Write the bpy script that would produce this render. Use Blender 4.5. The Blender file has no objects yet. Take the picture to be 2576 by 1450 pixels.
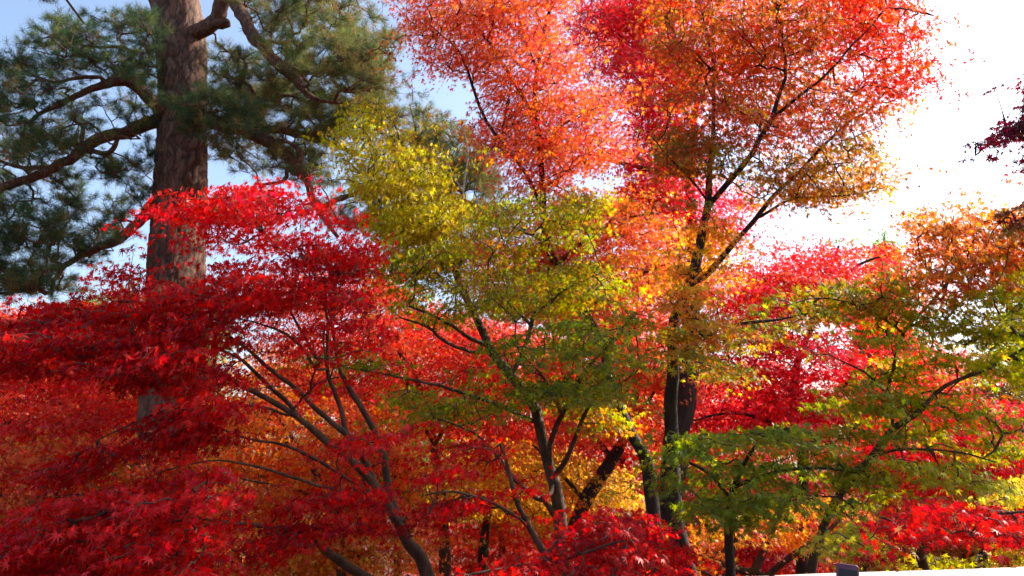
import bpy, math, random
import numpy as np

rng = np.random.default_rng(7)
random.seed(7)
S = bpy.context.scene
COL = S.collection

# ------------------------------------------------------------------ camera, sky, sun, exposure
CAM_Z = 3.1
PITCH = math.radians(13.0)
FPX = 2022.0                      # focal length, in pixels of a 2576 x 1450 view
cd = bpy.data.cameras.new('camera')
cd.sensor_width = 36.0
cd.lens = 36.0 * FPX / 2576.0
cd.clip_end = 3000.0
cam = bpy.data.objects.new('camera', cd)
cam.location = (0, 0, CAM_Z)
cam.rotation_euler = (math.radians(90) + PITCH, 0, 0)
COL.objects.link(cam)
S.camera = cam

SUN_AZ = math.radians(64.0)       # clockwise from +Y (the viewing direction)
SUN_EL = math.radians(39.0)
w = bpy.data.worlds.new('World')
S.world = w
w.use_nodes = True
nt = w.node_tree
bg = nt.nodes['Background']
sky = nt.nodes.new('ShaderNodeTexSky')
sky.sky_type = 'NISHITA'
sky.sun_disc = False
sky.sun_elevation = SUN_EL
sky.sun_rotation = SUN_AZ
sky.air_density = 1.0
sky.dust_density = 2.6
nt.links.new(sky.outputs[0], bg.inputs[0])
bg.inputs[1].default_value = 0.15

sl = bpy.data.lights.new('sun', 'SUN')
sl.energy = 5.0
sl.angle = math.radians(0.5)
sl.color = (1.0, 0.93, 0.82)
so = bpy.data.objects.new('sun', sl)
so.rotation_euler = (math.pi / 2 - SUN_EL, 0, math.pi - SUN_AZ)
COL.objects.link(so)

S.view_settings.view_transform = 'Standard'
S.view_settings.look = 'None'
S.view_settings.exposure = 1.12
S.view_settings.gamma = 1.0
S.cycles.max_bounces = 9
S.cycles.diffuse_bounces = 4
S.cycles.transmission_bounces = 8
S.cycles.glossy_bounces = 2
S.cycles.caustics_reflective = False
S.cycles.caustics_refractive = False

# ------------------------------------------------------------------ helpers
CP, SP = math.cos(PITCH), math.sin(PITCH)
UP = np.array([0, 0, 1.0])


def P(vx, vy, d):
    """Point seen at (vx, vy) of the 2576 x 1450 view, d metres ahead."""
    x = (np.asarray(vx, float) - 1288) / FPX
    y = (725 - np.asarray(vy, float)) / FPX
    wy = CP - y * SP
    wz = SP + y * CP
    k = np.asarray(d, float) / wy
    return np.stack([x * k, np.broadcast_to(d, np.shape(k)) * 1.0, CAM_Z + wz * k], -1)


def ground_z(x, y):
    x = np.asarray(x, float); y = np.asarray(y, float)
    rise = np.clip((y - 16) / 30, 0, 1)
    return (0.10 * np.sin(x * 0.7 + 1.3) * np.sin(y * 0.6) + 0.25 * np.sin(x * .21 + .5) * np.sin(y * .17 + 2)
            + rise * rise * 2.4)


def norm(v):
    return v / np.maximum(np.linalg.norm(v, axis=-1, keepdims=True), 1e-9)


def tag(o, label=None, cat=None, group=None, kind=None):
    if label: o['label'] = label
    if cat: o['category'] = cat
    if group: o['group'] = group
    if kind: o['kind'] = kind
    return o


def empty(name, loc):
    o = bpy.data.objects.new(name, None)
    o.empty_display_size = 0.2
    o.location = loc
    COL.objects.link(o)
    return o


def mesh_obj(name, verts, faces_idx, loop_n, mat, parent=None, col=None, smooth=False, origin=None):
    """verts (N,3); faces_idx flat loop vertex indices; loop_n verts per face (int or array)."""
    me = bpy.data.meshes.new(name)
    verts = np.asarray(verts, np.float32)
    if origin is not None:
        verts = verts - np.asarray(origin, np.float32)
    faces_idx = np.asarray(faces_idx, np.int32).ravel()
    if np.isscalar(loop_n):
        nf = len(faces_idx) // loop_n
        tot = np.full(nf, loop_n, np.int32)
    else:
        tot = np.asarray(loop_n, np.int32); nf = len(tot)
    start = np.zeros(nf, np.int32)
    start[1:] = np.cumsum(tot)[:-1]
    me.vertices.add(len(verts)); me.vertices.foreach_set('co', verts.ravel())
    me.loops.add(len(faces_idx)); me.loops.foreach_set('vertex_index', faces_idx)
    me.polygons.add(nf)
    me.polygons.foreach_set('loop_start', start)
    me.polygons.foreach_set('loop_total', tot)
    if smooth:
        me.polygons.foreach_set('use_smooth', np.ones(nf, bool))
    if col is not None:
        a = me.attributes.new('leaf_col', 'FLOAT_COLOR', 'POINT')
        c4 = np.ones((len(verts), 4), np.float32); c4[:, :3] = col
        a.data.foreach_set('color', c4.ravel())
    me.materials.append(mat)
    me.update(calc_edges=True)
    o = bpy.data.objects.new(name, me)
    COL.objects.link(o)
    if parent is not None:
        o.parent = parent
    return o


class Tubes:
    def __init__(self): self.v = []; self.f = []; self.n = 0

    def add(self, pts, rad, sides=6, lump=0.0, cap=True):
        pts = np.asarray(pts, float)[:, :3]; rad = np.asarray(rad, float)
        m = len(pts)
        t = np.gradient(pts, axis=0); t = norm(t)
        ref = np.array([0.31, 0.9, 0.12]); ref /= np.linalg.norm(ref)
        if abs(t[0] @ ref) > .9: ref = np.array([1.0, 0, 0])
        a = norm(np.cross(t, ref)); b = np.cross(t, a)
        ang = np.linspace(0, 2 * math.pi, sides, endpoint=False)
        ring = np.cos(ang)[None, :, None] * a[:, None, :] + np.sin(ang)[None, :, None] * b[:, None, :]
        rr = np.repeat(rad[:, None], sides, 1)
        if lump > 0:
            ph = rng.uniform(0, 6.28, 6)
            s = np.arange(m)[:, None] * 1.0
            rr = rr * (1 + lump * (np.sin(2 * ang[None] + s * .5 + ph[0]) * .5 + np.sin(3 * ang[None] - s * .37 + ph[1]) * .4
                                   + np.sin(5 * ang[None] + s * .9 + ph[2]) * .25) + lump * rng.normal(0, .3, rr.shape))
        V = pts[:, None, :] + ring * rr[..., None]
        i = np.arange(m - 1)[:, None] * sides; j = np.arange(sides)[None]; jn = (j + 1) % sides
        F = np.stack([i + j, i + jn, i + sides + jn, i + sides + j], -1).reshape(-1, 4) + self.n
        self.v.append(V.reshape(-1, 3)); self.f.append(F)
        self.n += m * sides
        if cap:   # close the thin end
            self.v.append(pts[-1:] + t[-1:] * rad[-1] * .6)
            base = self.n - sides
            q = np.stack([base + np.arange(sides), base + (np.arange(sides) + 1) % sides,
                          np.full(sides, self.n), np.full(sides, self.n)], -1)
            self.tri = getattr(self, 'tri', []); self.tri.append(q[:, :3]); self.n += 1

    def build(self, name, mat, parent, origin):
        if not self.v: return None
        V = np.concatenate(self.v); F = np.concatenate(self.f)
        T = np.concatenate(self.tri) if getattr(self, 'tri', None) else np.zeros((0, 3), int)
        idx = np.concatenate([F.ravel(), T.ravel()])
        tot = np.concatenate([np.full(len(F), 4), np.full(len(T), 3)])
        return mesh_obj(name, V, idx, tot, mat, parent, smooth=True, origin=origin)


def spline(pts, step):
    """Catmull-Rom through rows (x,y,z,r), resampled about every step metres."""
    p = np.asarray(pts, float)
    q = np.vstack([2 * p[0] - p[1], p, 2 * p[-1] - p[-2]])
    out = []
    for i in range(1, len(q) - 2):
        n = max(2, int(np.linalg.norm(q[i + 1, :3] - q[i, :3]) / step))
        for k in range(n):
            t = k / n
            a, b, c, d = q[i - 1], q[i], q[i + 1], q[i + 2]
            out.append(.5 * ((2 * b) + (c - a) * t + (2 * a - 5 * b + 4 * c - d) * t * t + (3 * b - a - 3 * c + d) * t ** 3))
    out.append(p[-1])
    out = np.array(out)
    out[:, 3] = np.maximum(out[:, 3], .002)
    return out


def in_poly(x, y, poly):
    poly = np.asarray(poly, float)
    ins = np.zeros(len(x), bool)
    x1, y1 = poly[-1]
    for x2, y2 in poly:
        c = ((y2 > y) != (y1 > y)) & (x < (x1 - x2) * (y - y2) / (y1 - y2 + 1e-12) + x2)
        ins ^= c
        x1, y1 = x2, y2
    return ins


def poly_area(p):
    p = np.asarray(p, float); q = np.roll(p, -1, 0)
    return abs((p[:, 0] * q[:, 1] - q[:, 0] * p[:, 1]).sum()) / 2


# ------------------------------------------------------------------ materials
def new_mat(name):
    m = bpy.data.materials.new(name); m.use_nodes = True
    m.node_tree.nodes.clear()
    return m, m.node_tree.nodes, m.node_tree.links


def leaf_material(name, trans, gloss, rough, tboost):
    m, N, L = new_mat(name)
    at = N.new('ShaderNodeAttribute'); at.attribute_name = 'leaf_col'
    g = N.new('ShaderNodeGamma'); g.inputs[1].default_value = 0.82
    L.new(at.outputs['Color'], g.inputs[0])
    df = N.new('ShaderNodeBsdfDiffuse'); L.new(at.outputs['Color'], df.inputs[0])
    tr = N.new('ShaderNodeBsdfTranslucent')
    sat = N.new('ShaderNodeHueSaturation'); sat.inputs['Saturation'].default_value = 1.1
    sat.inputs['Value'].default_value = tboost
    L.new(g.outputs[0], sat.inputs['Color']); L.new(sat.outputs[0], tr.inputs[0])
    mx = N.new('ShaderNodeMixShader'); mx.inputs[0].default_value = trans
    L.new(df.outputs[0], mx.inputs[1]); L.new(tr.outputs[0], mx.inputs[2])
    gl = N.new('ShaderNodeBsdfGlossy'); gl.inputs['Roughness'].default_value = rough
    gl.inputs[0].default_value = (1, 1, 1, 1)
    lw = N.new('ShaderNodeLayerWeight'); lw.inputs[0].default_value = .5
    pw = N.new('ShaderNodeMath'); pw.operation = 'POWER'; pw.inputs[1].default_value = 4.0
    L.new(lw.outputs['Facing'], pw.inputs[0])
    mu = N.new('ShaderNodeMath'); mu.operation = 'MULTIPLY_ADD'; mu.inputs[1].default_value = .35 * gloss; mu.inputs[2].default_value = .05 * gloss
    L.new(pw.outputs[0], mu.inputs[0])
    m2 = N.new('ShaderNodeMixShader'); L.new(mu.outputs[0], m2.inputs[0])
    L.new(mx.outputs[0], m2.inputs[1]); L.new(gl.outputs[0], m2.inputs[2])
    out = N.new('ShaderNodeOutputMaterial'); L.new(m2.outputs[0], out.inputs[0])
    return m


def bark_material(name, c1, c2, c3, scale, stretch, bump, plates=False):
    m, N, L = new_mat(name)
    tc = N.new('ShaderNodeTexCoord')
    mp = N.new('ShaderNodeMapping'); mp.inputs['Scale'].default_value = (scale, scale, scale / stretch)
    L.new(tc.outputs['Object'], mp.inputs[0])
    nz = N.new('ShaderNodeTexNoise'); nz.inputs['Scale'].default_value = 1; nz.inputs['Detail'].default_value = 8
    nz.inputs['Roughness'].default_value = .65
    L.new(mp.outputs[0], nz.inputs[0])
    cr = N.new('ShaderNodeValToRGB')
    cr.color_ramp.elements[0].position = .32; cr.color_ramp.elements[0].color = (*c1, 1)
    cr.color_ramp.elements[1].position = .68; cr.color_ramp.elements[1].color = (*c3, 1)
    e = cr.color_ramp.elements.new(.5); e.color = (*c2, 1)
    L.new(nz.outputs[0], cr.inputs[0])
    bs = N.new('ShaderNodeBsdfPrincipled'); bs.inputs['Roughness'].default_value = .85
    bp = N.new('ShaderNodeBump'); bp.inputs['Strength'].default_value = bump; bp.inputs['Distance'].default_value = .02
    if plates:
        vo = N.new('ShaderNodeTexVoronoi'); vo.feature = 'DISTANCE_TO_EDGE'
        mp2 = N.new('ShaderNodeMapping'); mp2.inputs['Scale'].default_value = (15, 15, 5.0)
        ad = N.new('ShaderNodeMixRGB'); ad.blend_type = 'ADD'; ad.inputs[0].default_value = .35
        L.new(tc.outputs['Object'], ad.inputs[1]); 
        nz2 = N.new('ShaderNodeTexNoise'); nz2.inputs['Scale'].default_value = 5; nz2.inputs['Detail'].default_value = 4
        L.new(tc.outputs['Object'], nz2.inputs[0]); L.new(nz2.outputs['Color'], ad.inputs[2])
        L.new(ad.outputs[0], mp2.inputs[0]); L.new(mp2.outputs[0], vo.inputs[0])
        r2 = N.new('ShaderNodeValToRGB'); r2.color_ramp.elements[0].position = .0
        r2.color_ramp.elements[0].color = (.18, .15, .14, 1)
        r2.color_ramp.elements[1].position = .09; r2.color_ramp.elements[1].color = (1, 1, 1, 1)
        L.new(vo.outputs['Distance'], r2.inputs[0])
        mul = N.new('ShaderNodeMixRGB'); mul.blend_type = 'MULTIPLY'; mul.inputs[0].default_value = 1
        L.new(cr.outputs[0], mul.inputs[1]); L.new(r2.outputs[0], mul.inputs[2])
        L.new(mul.outputs[0], bs.inputs['Base Color'])
        mm = N.new('ShaderNodeMath'); mm.operation = 'ADD'
        L.new(r2.outputs[0], mm.inputs[0]); L.new(nz.outputs[0], mm.inputs[1])
        L.new(mm.outputs[0], bp.inputs['Height'])
    else:
        L.new(cr.outputs[0], bs.inputs['Base Color'])
        L.new(nz.outputs[0], bp.inputs['Height'])
    L.new(bp.outputs[0], bs.inputs['Normal'])
    out = N.new('ShaderNodeOutputMaterial'); L.new(bs.outputs[0], out.inputs[0])
    return m


LEAF = leaf_material('maple_leaf', .60, .24, .42, 1.3)
NEEDLE = leaf_material('pine_needle', .35, .15, .45, 1.1)
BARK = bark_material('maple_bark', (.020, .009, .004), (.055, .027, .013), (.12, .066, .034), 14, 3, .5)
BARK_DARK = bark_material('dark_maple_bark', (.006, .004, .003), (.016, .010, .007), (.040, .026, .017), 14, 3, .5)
BARK_PALE = bark_material('pale_bark', (.20, .165, .13), (.34, .29, .23), (.46, .41, .34), 20, 4, .3)
BARK_LIMB = bark_material('pine_limb_bark', (.085, .028, .014), (.20, .075, .04), (.34, .20, .13), 16, 2, .9, plates=True)

# colours of leaves (linear albedo)
CRIMSON = (.44, .005, .008); SCARLET = (.64, .016, .012); MAROON = (.13, .004, .007); PINKRED = (.74, .05, .075)
CORAL = (.76, .13, .06); ORANGE = (.74, .22, .04); RUST = (.40, .10, .025); GOLD = (.70, .38, .04)
YELLOW = (.66, .52, .06); YGREEN = (.46, .41, .025); LIME = (.34, .36, .02); OLIVE = (.24, .20, .014)
GREEN = (.15, .23, .012); DKGREEN = (.08, .135, .008); BROWN = (.22, .09, .03)


# ------------------------------------------------------------------ leaves
def leaf_template(kind):
    if kind == 7:
        ang = [-122, -80, -39, 0, 39, 80, 122]; ln = [.42, .74, .95, 1.08, .95, .74, .42]; notch = .28
    elif kind == 5:
        ang = [-98, -46, 0, 46, 98]; ln = [.62, .92, 1.08, .92, .62]; notch = .29
    else:
        ang = [-75, 0, 75]; ln = [.8, 1.05, .8]; notch = .36
    ang = np.radians(ang)
    na = [ang[0] - .45] + [(ang[i] + ang[i + 1]) / 2 for i in range(len(ang) - 1)] + [ang[-1] + .45]
    v = [(0, 0, 0)]
    for i, a in enumerate(na):
        r = notch if 0 < i < len(na) - 1 else notch * .5
        v.append((math.sin(a) * r, math.cos(a) * r, .02))
    k0 = len(v)
    for a, l in zip(ang, ln):
        v.append((math.sin(a) * l, math.cos(a) * l, 0))
    f = [(0, 1 + i, k0 + i, 2 + i) for i in range(len(ang))]
    v = np.array(v, float)
    v[:, 2] -= .26 * (v[:, 0] ** 2 + v[:, 1] ** 2)
    return v, np.array(f)


COVER = 5.0            # leaf layers per unit of 'cover'
NEEDLE_COVER = 7.0
TEMPL = {k: leaf_template(k) for k in (3, 5, 7)}


def leaves_mesh(kind, pos, tdir, ndir, size, col):
    V, F = TEMPL[kind]
    y = norm(tdir)
    z = norm(ndir - (ndir * y).sum(-1, keepdims=True) * y)
    x = np.cross(y, z)
    n = len(pos)
    jit = rng.normal(1, .10, (n, 1, 3)) * np.array([1, 1, 1])
    curl = rng.uniform(.2, 2.0, (n, 1))
    vv = np.repeat(V[None], n, 0) * jit
    vv[..., 2] *= curl
    W = (vv[..., 0:1] * x[:, None] + vv[..., 1:2] * y[:, None] + vv[..., 2:3] * z[:, None]) * size[:, None, None] + pos[:, None]
    nv = len(V)
    idx = (F[None] + (np.arange(n) * nv)[:, None, None]).reshape(-1)
    c = np.repeat(col, nv, 0)
    return W.reshape(-1, 3), idx, c


def pick_cols(pal, n):
    cols = np.array([c for c, _ in pal]); wts = np.array([w_ for _, w_ in pal], float); wts /= wts.sum()
    return cols[rng.choice(len(cols), n, p=wts)]


def sample_poly(poly, n):
    lo, hi = poly.min(0), poly.max(0)
    X = []; Y = []; got = 0
    while got < n:
        x = rng.uniform(lo[0], hi[0], n * 3 + 8); y = rng.uniform(lo[1], hi[1], n * 3 + 8)
        k = in_poly(x, y, poly)
        X.append(x[k]); Y.append(y[k]); got += k.sum()
    return np.concatenate(X)[:n], np.concatenate(Y)[:n]


def to_view(p):
    """Inverse of P: view coordinates of world points."""
    dy = p[:, 1]; dz = p[:, 2] - CAM_Z
    dep = dy * CP + dz * SP
    return 1288 + FPX * p[:, 0] / dep, 725 - FPX * (dz * CP - dy * SP) / dep


def sample_region(reg, n, foot=None):
    """Spray centres; gathered into flat drooping boughs when foot (the trunk foot) is given."""
    poly = np.asarray(reg['poly'], float)
    if foot is None:
        x, y = sample_poly(poly, n)
        return P(x, y, rng.uniform(reg['d'][0], reg['d'][1], n))
    nb = max(3, n // 6)
    x, y = sample_poly(poly, nb)
    c = P(x, y, rng.uniform(reg['d'][0], reg['d'][1], nb))
    dm = sum(reg['d']) / 2
    out = c - foot; out[:, 2] = 0; out = norm(norm(out) + rng.normal(0, .5, (nb, 3)) * np.array([1, 1, 0]))
    lat = np.stack([-out[:, 1], out[:, 0], np.zeros(nb)], -1)
    res = []; got = 0
    for _ in range(12):
        k = rng.integers(0, nb, n)
        la = rng.uniform(-1, 1, n); lb = rng.normal(0, .5, n)
        s_ = reg.get('bough', .058) * dm
        p = c[k] + out[k] * (la * s_)[:, None] + lat[k] * (lb * s_ * .75 * (1.15 - .5 * la))[:, None] \
            - UP * (s_ * (.26 * la + .16 * la * la + rng.normal(0, .06, n)))[:, None]
        vx, vy = to_view(p)
        ok = in_poly(vx, vy, poly) | (rng.uniform(0, 1, n) < .15)
        res.append(p[ok]); got += ok.sum()
        if got >= n: break
    return np.concatenate(res)[:n]


def attach(limbs, targets, wig, path_w, reach=9.0):
    """Grow twigs from limb points to every target. limbs: list of (M,4) arrays."""
    pos = np.concatenate([l[:, :3] for l in limbs]); lr = np.concatenate([l[:, 3] for l in limbs])
    n0 = len(pos)
    cap = n0 + 3 * len(targets) + 4
    A = np.zeros((cap, 3)); A[:n0] = pos
    path = np.zeros(cap)
    par = np.full(cap, -1)
    n = n0
    dl = np.array([np.min(((pos - t) ** 2).sum(1)) for t in targets])
    conns = []; lost = []
    for ti in np.argsort(dl):
        t = targets[ti]
        d = np.sqrt(((A[:n] - t) ** 2).sum(1))
        # prefer joints that lie lower than the target so twigs rise outwards
        cost = d + path_w * path[:n] + .25 * np.maximum(A[:n, 2] - t[2], 0)
        k = int(np.argmin(cost)); L = d[k]
        if L > reach:
            lost.append(ti); continue
        a = A[k]
        r1, r2 = rng.normal(0, wig * L, 3), rng.normal(0, wig * L, 3)
        p1 = a + (t - a) * .36 + r1 + UP * .06 * L
        p2 = a + (t - a) * .70 + r2 + UP * .05 * L
        ids = [k]
        for q in (p1, p2, t):
            A[n] = q; par[n] = ids[-1]; path[n] = path[ids[-1]] + np.linalg.norm(q - A[ids[-1]]); ids.append(n); n += 1
        conns.append(ids)
    cnt = np.zeros(cap)
    cnt[n0:n] = 1
    for i in range(n - 1, n0 - 1, -1):
        if par[i] >= n0: cnt[par[i]] += cnt[i]
    keep = np.ones(len(targets), bool); keep[lost] = False
    return A, cnt, conns, lr, n0, keep


def canopy(limbs, regs, L, kind, twigs, r_tip, wig=.07, rscale=.026, petals=False):
    """Leaf sprays in the regions; returns leaf mesh data and appends twigs."""
    C, R, NL, PAL, OUT = [], [], [], [], []
    base = limbs[0][0, :3]
    leaf_area = .85 * L * L
    for reg in regs:
        dm = (reg['d'][0] + reg['d'][1]) / 2
        area = poly_area(reg['poly']) * (dm / FPX) ** 2
        nl = COVER * reg.get('cover', 2.5) * area / leaf_area
        per = reg.get('per', 22)
        ns = max(3, int(nl / per))
        c = sample_region(reg, ns, base * np.array([1, 1, 0])); ns = len(c)
        rr = reg.get('r', rscale * dm) * rng.uniform(.6, 1.35, ns)
        C.append(c); R.append(rr); NL.append(np.full(ns, per))
        # colour per spray: mostly one hue, leaves jitter around it
        PAL.append((ns, reg['pal'], reg.get('mix', .5), reg.get('tips'), reg.get('droop', .45)))
    C = np.concatenate(C); R = np.concatenate(R); NL = np.concatenate(NL).astype(int)
    REG = np.concatenate([np.full(k, q) for q, (k, *_) in enumerate(PAL)])
    A, cnt, conns, lr, n0, keep = attach(limbs, C, wig, .22, .115 * regs[0]['d'][0])
    C, R, NL, REG = C[keep], R[keep], NL[keep], REG[keep]
    PAL = [((REG == q).sum(),) + PAL[q][1:] for q in range(len(PAL))]
    for ids in conns:
        rad = np.array([r_tip * (1 + cnt[i]) ** .42 if i >= n0 else min(lr[i] * .7, r_tip * (2 + cnt[ids[1]]) ** .42) for i in ids])
        rad[-1] = r_tip * .8 if cnt[ids[-1]] <= 1 else rad[-1]
        pts = A[ids]
        twigs.add(pts, rad, 4 if rad[0] < .008 else 5, cap=False)
    # leaves
    sid = np.repeat(np.arange(len(C)), np.maximum(2, (NL * np.clip(R / R.mean(), .5, 1.6) ** 1.4).astype(int)))
    n = len(sid)
    cen = np.array([base[0], base[1], 0])
    outw = C - cen; outw[:, 2] = 0; outw = norm(outw)
    m = norm(UP + rng.normal(0, .15, (len(C), 3)) + outw * rng.uniform(0, .35, (len(C), 1)))
    a = norm(np.cross(m, rng.normal(0, 1, (len(C), 3)))); b = np.cross(m, a)
    th = rng.uniform(0, 2 * math.pi, n); rr = np.sqrt(rng.uniform(.02, 1, n)) * rng.uniform(.7, 1.2, n)
    rad = np.cos(th)[:, None] * a[sid] + np.sin(th)[:, None] * b[sid]
    pos = C[sid] + rad * (rr * R[sid])[:, None] + m[sid] * (rng.normal(0, .09, n) * R[sid])[:, None] \
        - UP * (.22 * rr * rr * R[sid])[:, None]
    droop = np.concatenate([np.full(k, dr) for k, _, _, _, dr in PAL])[sid]
    tdir = rad * .7 + outw[sid] * .35 + rng.normal(0, .45, (n, 3)) - UP * (droop * rng.uniform(.4, 1.7, n))[:, None]
    nd = m[sid] * .65 + outw[sid] * .75 + rng.normal(0, .42, (n, 3))
    size = L * rng.uniform(.62, 1.2, n)
    cs = np.concatenate([pick_cols(p, k) for k, p, _, _, _ in PAL])       # per spray
    off = 0; cl = np.zeros((n, 3)); mixv = np.concatenate([np.full(k, mx) for k, _, mx, _, _ in PAL])
    starts = np.cumsum([0] + [k for k, *_ in PAL])
    for q, (k, p, mx, tips, dr) in enumerate(PAL):
        sel = (sid >= starts[q]) & (sid < starts[q + 1])
        ns_ = sel.sum()
        own = pick_cols(p, ns_)
        tt = (rng.uniform(0, 1, ns_) * mx * 1.6)[:, None].clip(0, 1)
        c = cs[sid[sel]] * (1 - tt) + own * tt
        if tips is not None:      # leaves at the rim of a spray turn first
            u = ((rr[sel] - .55) * 1.5).clip(0, 1)[:, None] * rng.uniform(0, 1, (ns_, 1))
            c = c * (1 - u) + np.array(tips) * u
        cl[sel] = c
    cl *= rng.lognormal(0, .16, (n, 1)); cl *= 1 + rng.normal(0, .06, (n, 3))
    dry = rng.uniform(0, 1, n) < .025
    cl[dry] = np.array([.20, .075, .03]) * rng.lognormal(0, .3, (dry.sum(), 1))
    cl = cl.clip(.003, .85)
    return leaves_mesh(kind, pos, tdir, nd, size, cl)


def to_ground(limb, flare=1.25):
    """Carry the foot of a limb (first row) down into the ground."""
    f = limb[0]; nx = limb[1]
    dx = (f[:3] - nx[:3]); dx = dx / max(abs(dx[2]), .15)
    gz = float(ground_z(f[0], f[1]))
    rows = []
    h = f[2] - gz
    if h > .05:
        ex = np.clip(dx[:2] * h * .35, -.5, .5)
        rows = [np.array([f[0] + ex[0], f[1] + ex[1], gz - .12, f[3] * flare * 1.35]),
                np.array([f[0] + ex[0] * .85, f[1] + ex[1] * .85, gz + min(.25, h * .3), f[3] * flare])]
        if h > 1.2:
            rows.append(np.array([f[0] + ex[0] * .45, f[1] + ex[1] * .45, gz + h * .55, f[3] * 1.08]))
    return np.array(rows + [r for r in limb])


def limb3(rows):
    """rows (vx, vy, depth, radius in view px) -> (x,y,z,r)."""
    a = np.array(rows, float)
    p = P(a[:, 0], a[:, 1], a[:, 2])
    return np.column_stack([p, a[:, 3] * a[:, 2] / FPX])


LEAF_SCALE = .96


def maple(name, label, trunk, branches, regs, L=.05, kind=5, bark=None, r_tip=.0016, group='autumn maple trees', pale=(),
          cat='maple tree', rscale=.026, leafmat=None, ground=True, wig=.05):
    bark = bark or BARK
    tk = limb3(trunk)
    if ground: tk = to_ground(tk)
    tk = spline(tk, .09)
    tk[:, :3] += np.cumsum(rng.normal(0, .004, (len(tk), 3)), 0) * np.linspace(0, 1, len(tk))[:, None] * .5
    base = tk[0, :3].copy(); base[2] = float(ground_z(base[0], base[1]))
    root = empty(name, base)
    tag(root, label, cat, group)
    tb = Tubes(); tb.add(tk, tk[:, 3], 16, lump=.11)
    tb.build('trunk', bark, root, base)
    limbs = [tk]
    for br in branches:
        raw = limb3(br); raw[:, 3] *= .85; l = raw
        # root the branch on the nearest wood already built
        allp = np.concatenate(limbs)
        dd = ((allp[:, :3] - l[0, :3]) ** 2).sum(1)
        k = int(np.argmin(dd))
        if dd[k] > 1e-4:
            q = allp[k].copy(); q[3] = min(q[3] * .8, l[0, 3] * 1.15)
            raw = np.vstack([q[None], raw])
        l = spline(raw, .07)
        l[1:, :3] += np.cumsum(rng.normal(0, .0065, (len(l) - 1, 3)), 0) * .6
        tb = Tubes(); tb.add(l, l[:, 3] * (1 + .10 * np.maximum(0, np.sin(np.arange(len(l)) * .9 + rng.uniform(0, 6))) ** 6), 9, lump=.10)
        tb.build('branch', bark, root, base)
        limbs.append(l)
    for br in pale:
        l = spline(limb3(br), .06); tb = Tubes(); tb.add(l, l[:, 3], 7)
        o = tb.build('branch', BARK_PALE, root, base); o['label'] = 'pale bare shoot without leaves'
    tw = Tubes()
    # twigs grow from the visible wood above the lowest metre
    grow = []
    for l in limbs:
        g = l[l[:, 2] > base[2] + (1.0 if l is tk else 0)]
        if len(g): grow.append(g[::2])
    v, idx, c = canopy([tk[:1]] + grow, regs, L * LEAF_SCALE, kind, tw, r_tip, rscale=rscale, wig=wig)
    o = tw.build('twigs', bark, root, base); o['kind'] = 'stuff'
    mesh_obj('crown', v, idx, 4, leafmat or LEAF, root, c, origin=base)
    return root


# ------------------------------------------------------------------ ground
def build_ground():
    xs = np.concatenate([np.linspace(-400, -32, 12), np.linspace(-30, 30, 61), np.linspace(32, 400, 12)])
    ys = np.concatenate([np.linspace(-60, -8, 8), np.linspace(-7, 60, 68), np.linspace(64, 500, 14)])
    X, Y = np.meshgrid(xs, ys)
    V = np.stack([X, Y, ground_z(X, Y)], -1).reshape(-1, 3)
    nx, ny = len(xs), len(ys)
    i, j = np.meshgrid(np.arange(nx - 1), np.arange(ny - 1))
    k = (j * nx + i).ravel()
    F = np.stack([k, k + 1, k + nx + 1, k + nx], -1)
    m, N, Lk = new_mat('leaf_litter')
    tc = N.new('ShaderNodeTexCoord')
    vo = N.new('ShaderNodeTexVoronoi'); vo.inputs['Scale'].default_value = 16
    Lk.new(tc.outputs['Object'], vo.inputs[0])
    cr = N.new('ShaderNodeValToRGB')
    cols = [(.03, .018, .012), (.10, .03, .012), (.14, .06, .016), (.05, .025, .014), (.12, .018, .012)]
    for i_, c in enumerate(cols):
        e = cr.color_ramp.elements[i_] if i_ < 2 else cr.color_ramp.elements.new(.5)
        e.color = (*c, 1)
    for i_, e in enumerate(cr.color_ramp.elements): e.position = i_ / 4.5
    sp = N.new('ShaderNodeSeparateColor'); Lk.new(vo.outputs['Color'], sp.inputs[0]); Lk.new(sp.outputs[0], cr.inputs[0])
    bs = N.new('ShaderNodeBsdfPrincipled'); bs.inputs['Roughness'].default_value = .9
    Lk.new(cr.outputs[0], bs.inputs['Base Color'])
    bp = N.new('ShaderNodeBump'); bp.inputs['Distance'].default_value = .03; Lk.new(vo.outputs['Distance'], bp.inputs['Height'])
    Lk.new(bp.outputs[0], bs.inputs['Normal'])
    out = N.new('ShaderNodeOutputMaterial'); Lk.new(bs.outputs[0], out.inputs[0])
    o = mesh_obj('ground', V, F, 4, m, smooth=True)
    tag(o, 'brown leaf litter on the woodland floor', 'ground', kind='structure')


build_ground()


# ------------------------------------------------------------------ pale wall with a rounded top, phone
def plane_point(vx, vy, z):
    a = P(vx, vy, 1.0); v = a - np.array([0, 0, CAM_Z])
    return np.array([0, 0, CAM_Z]) + v * ((z - CAM_Z) / v[2])


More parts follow.
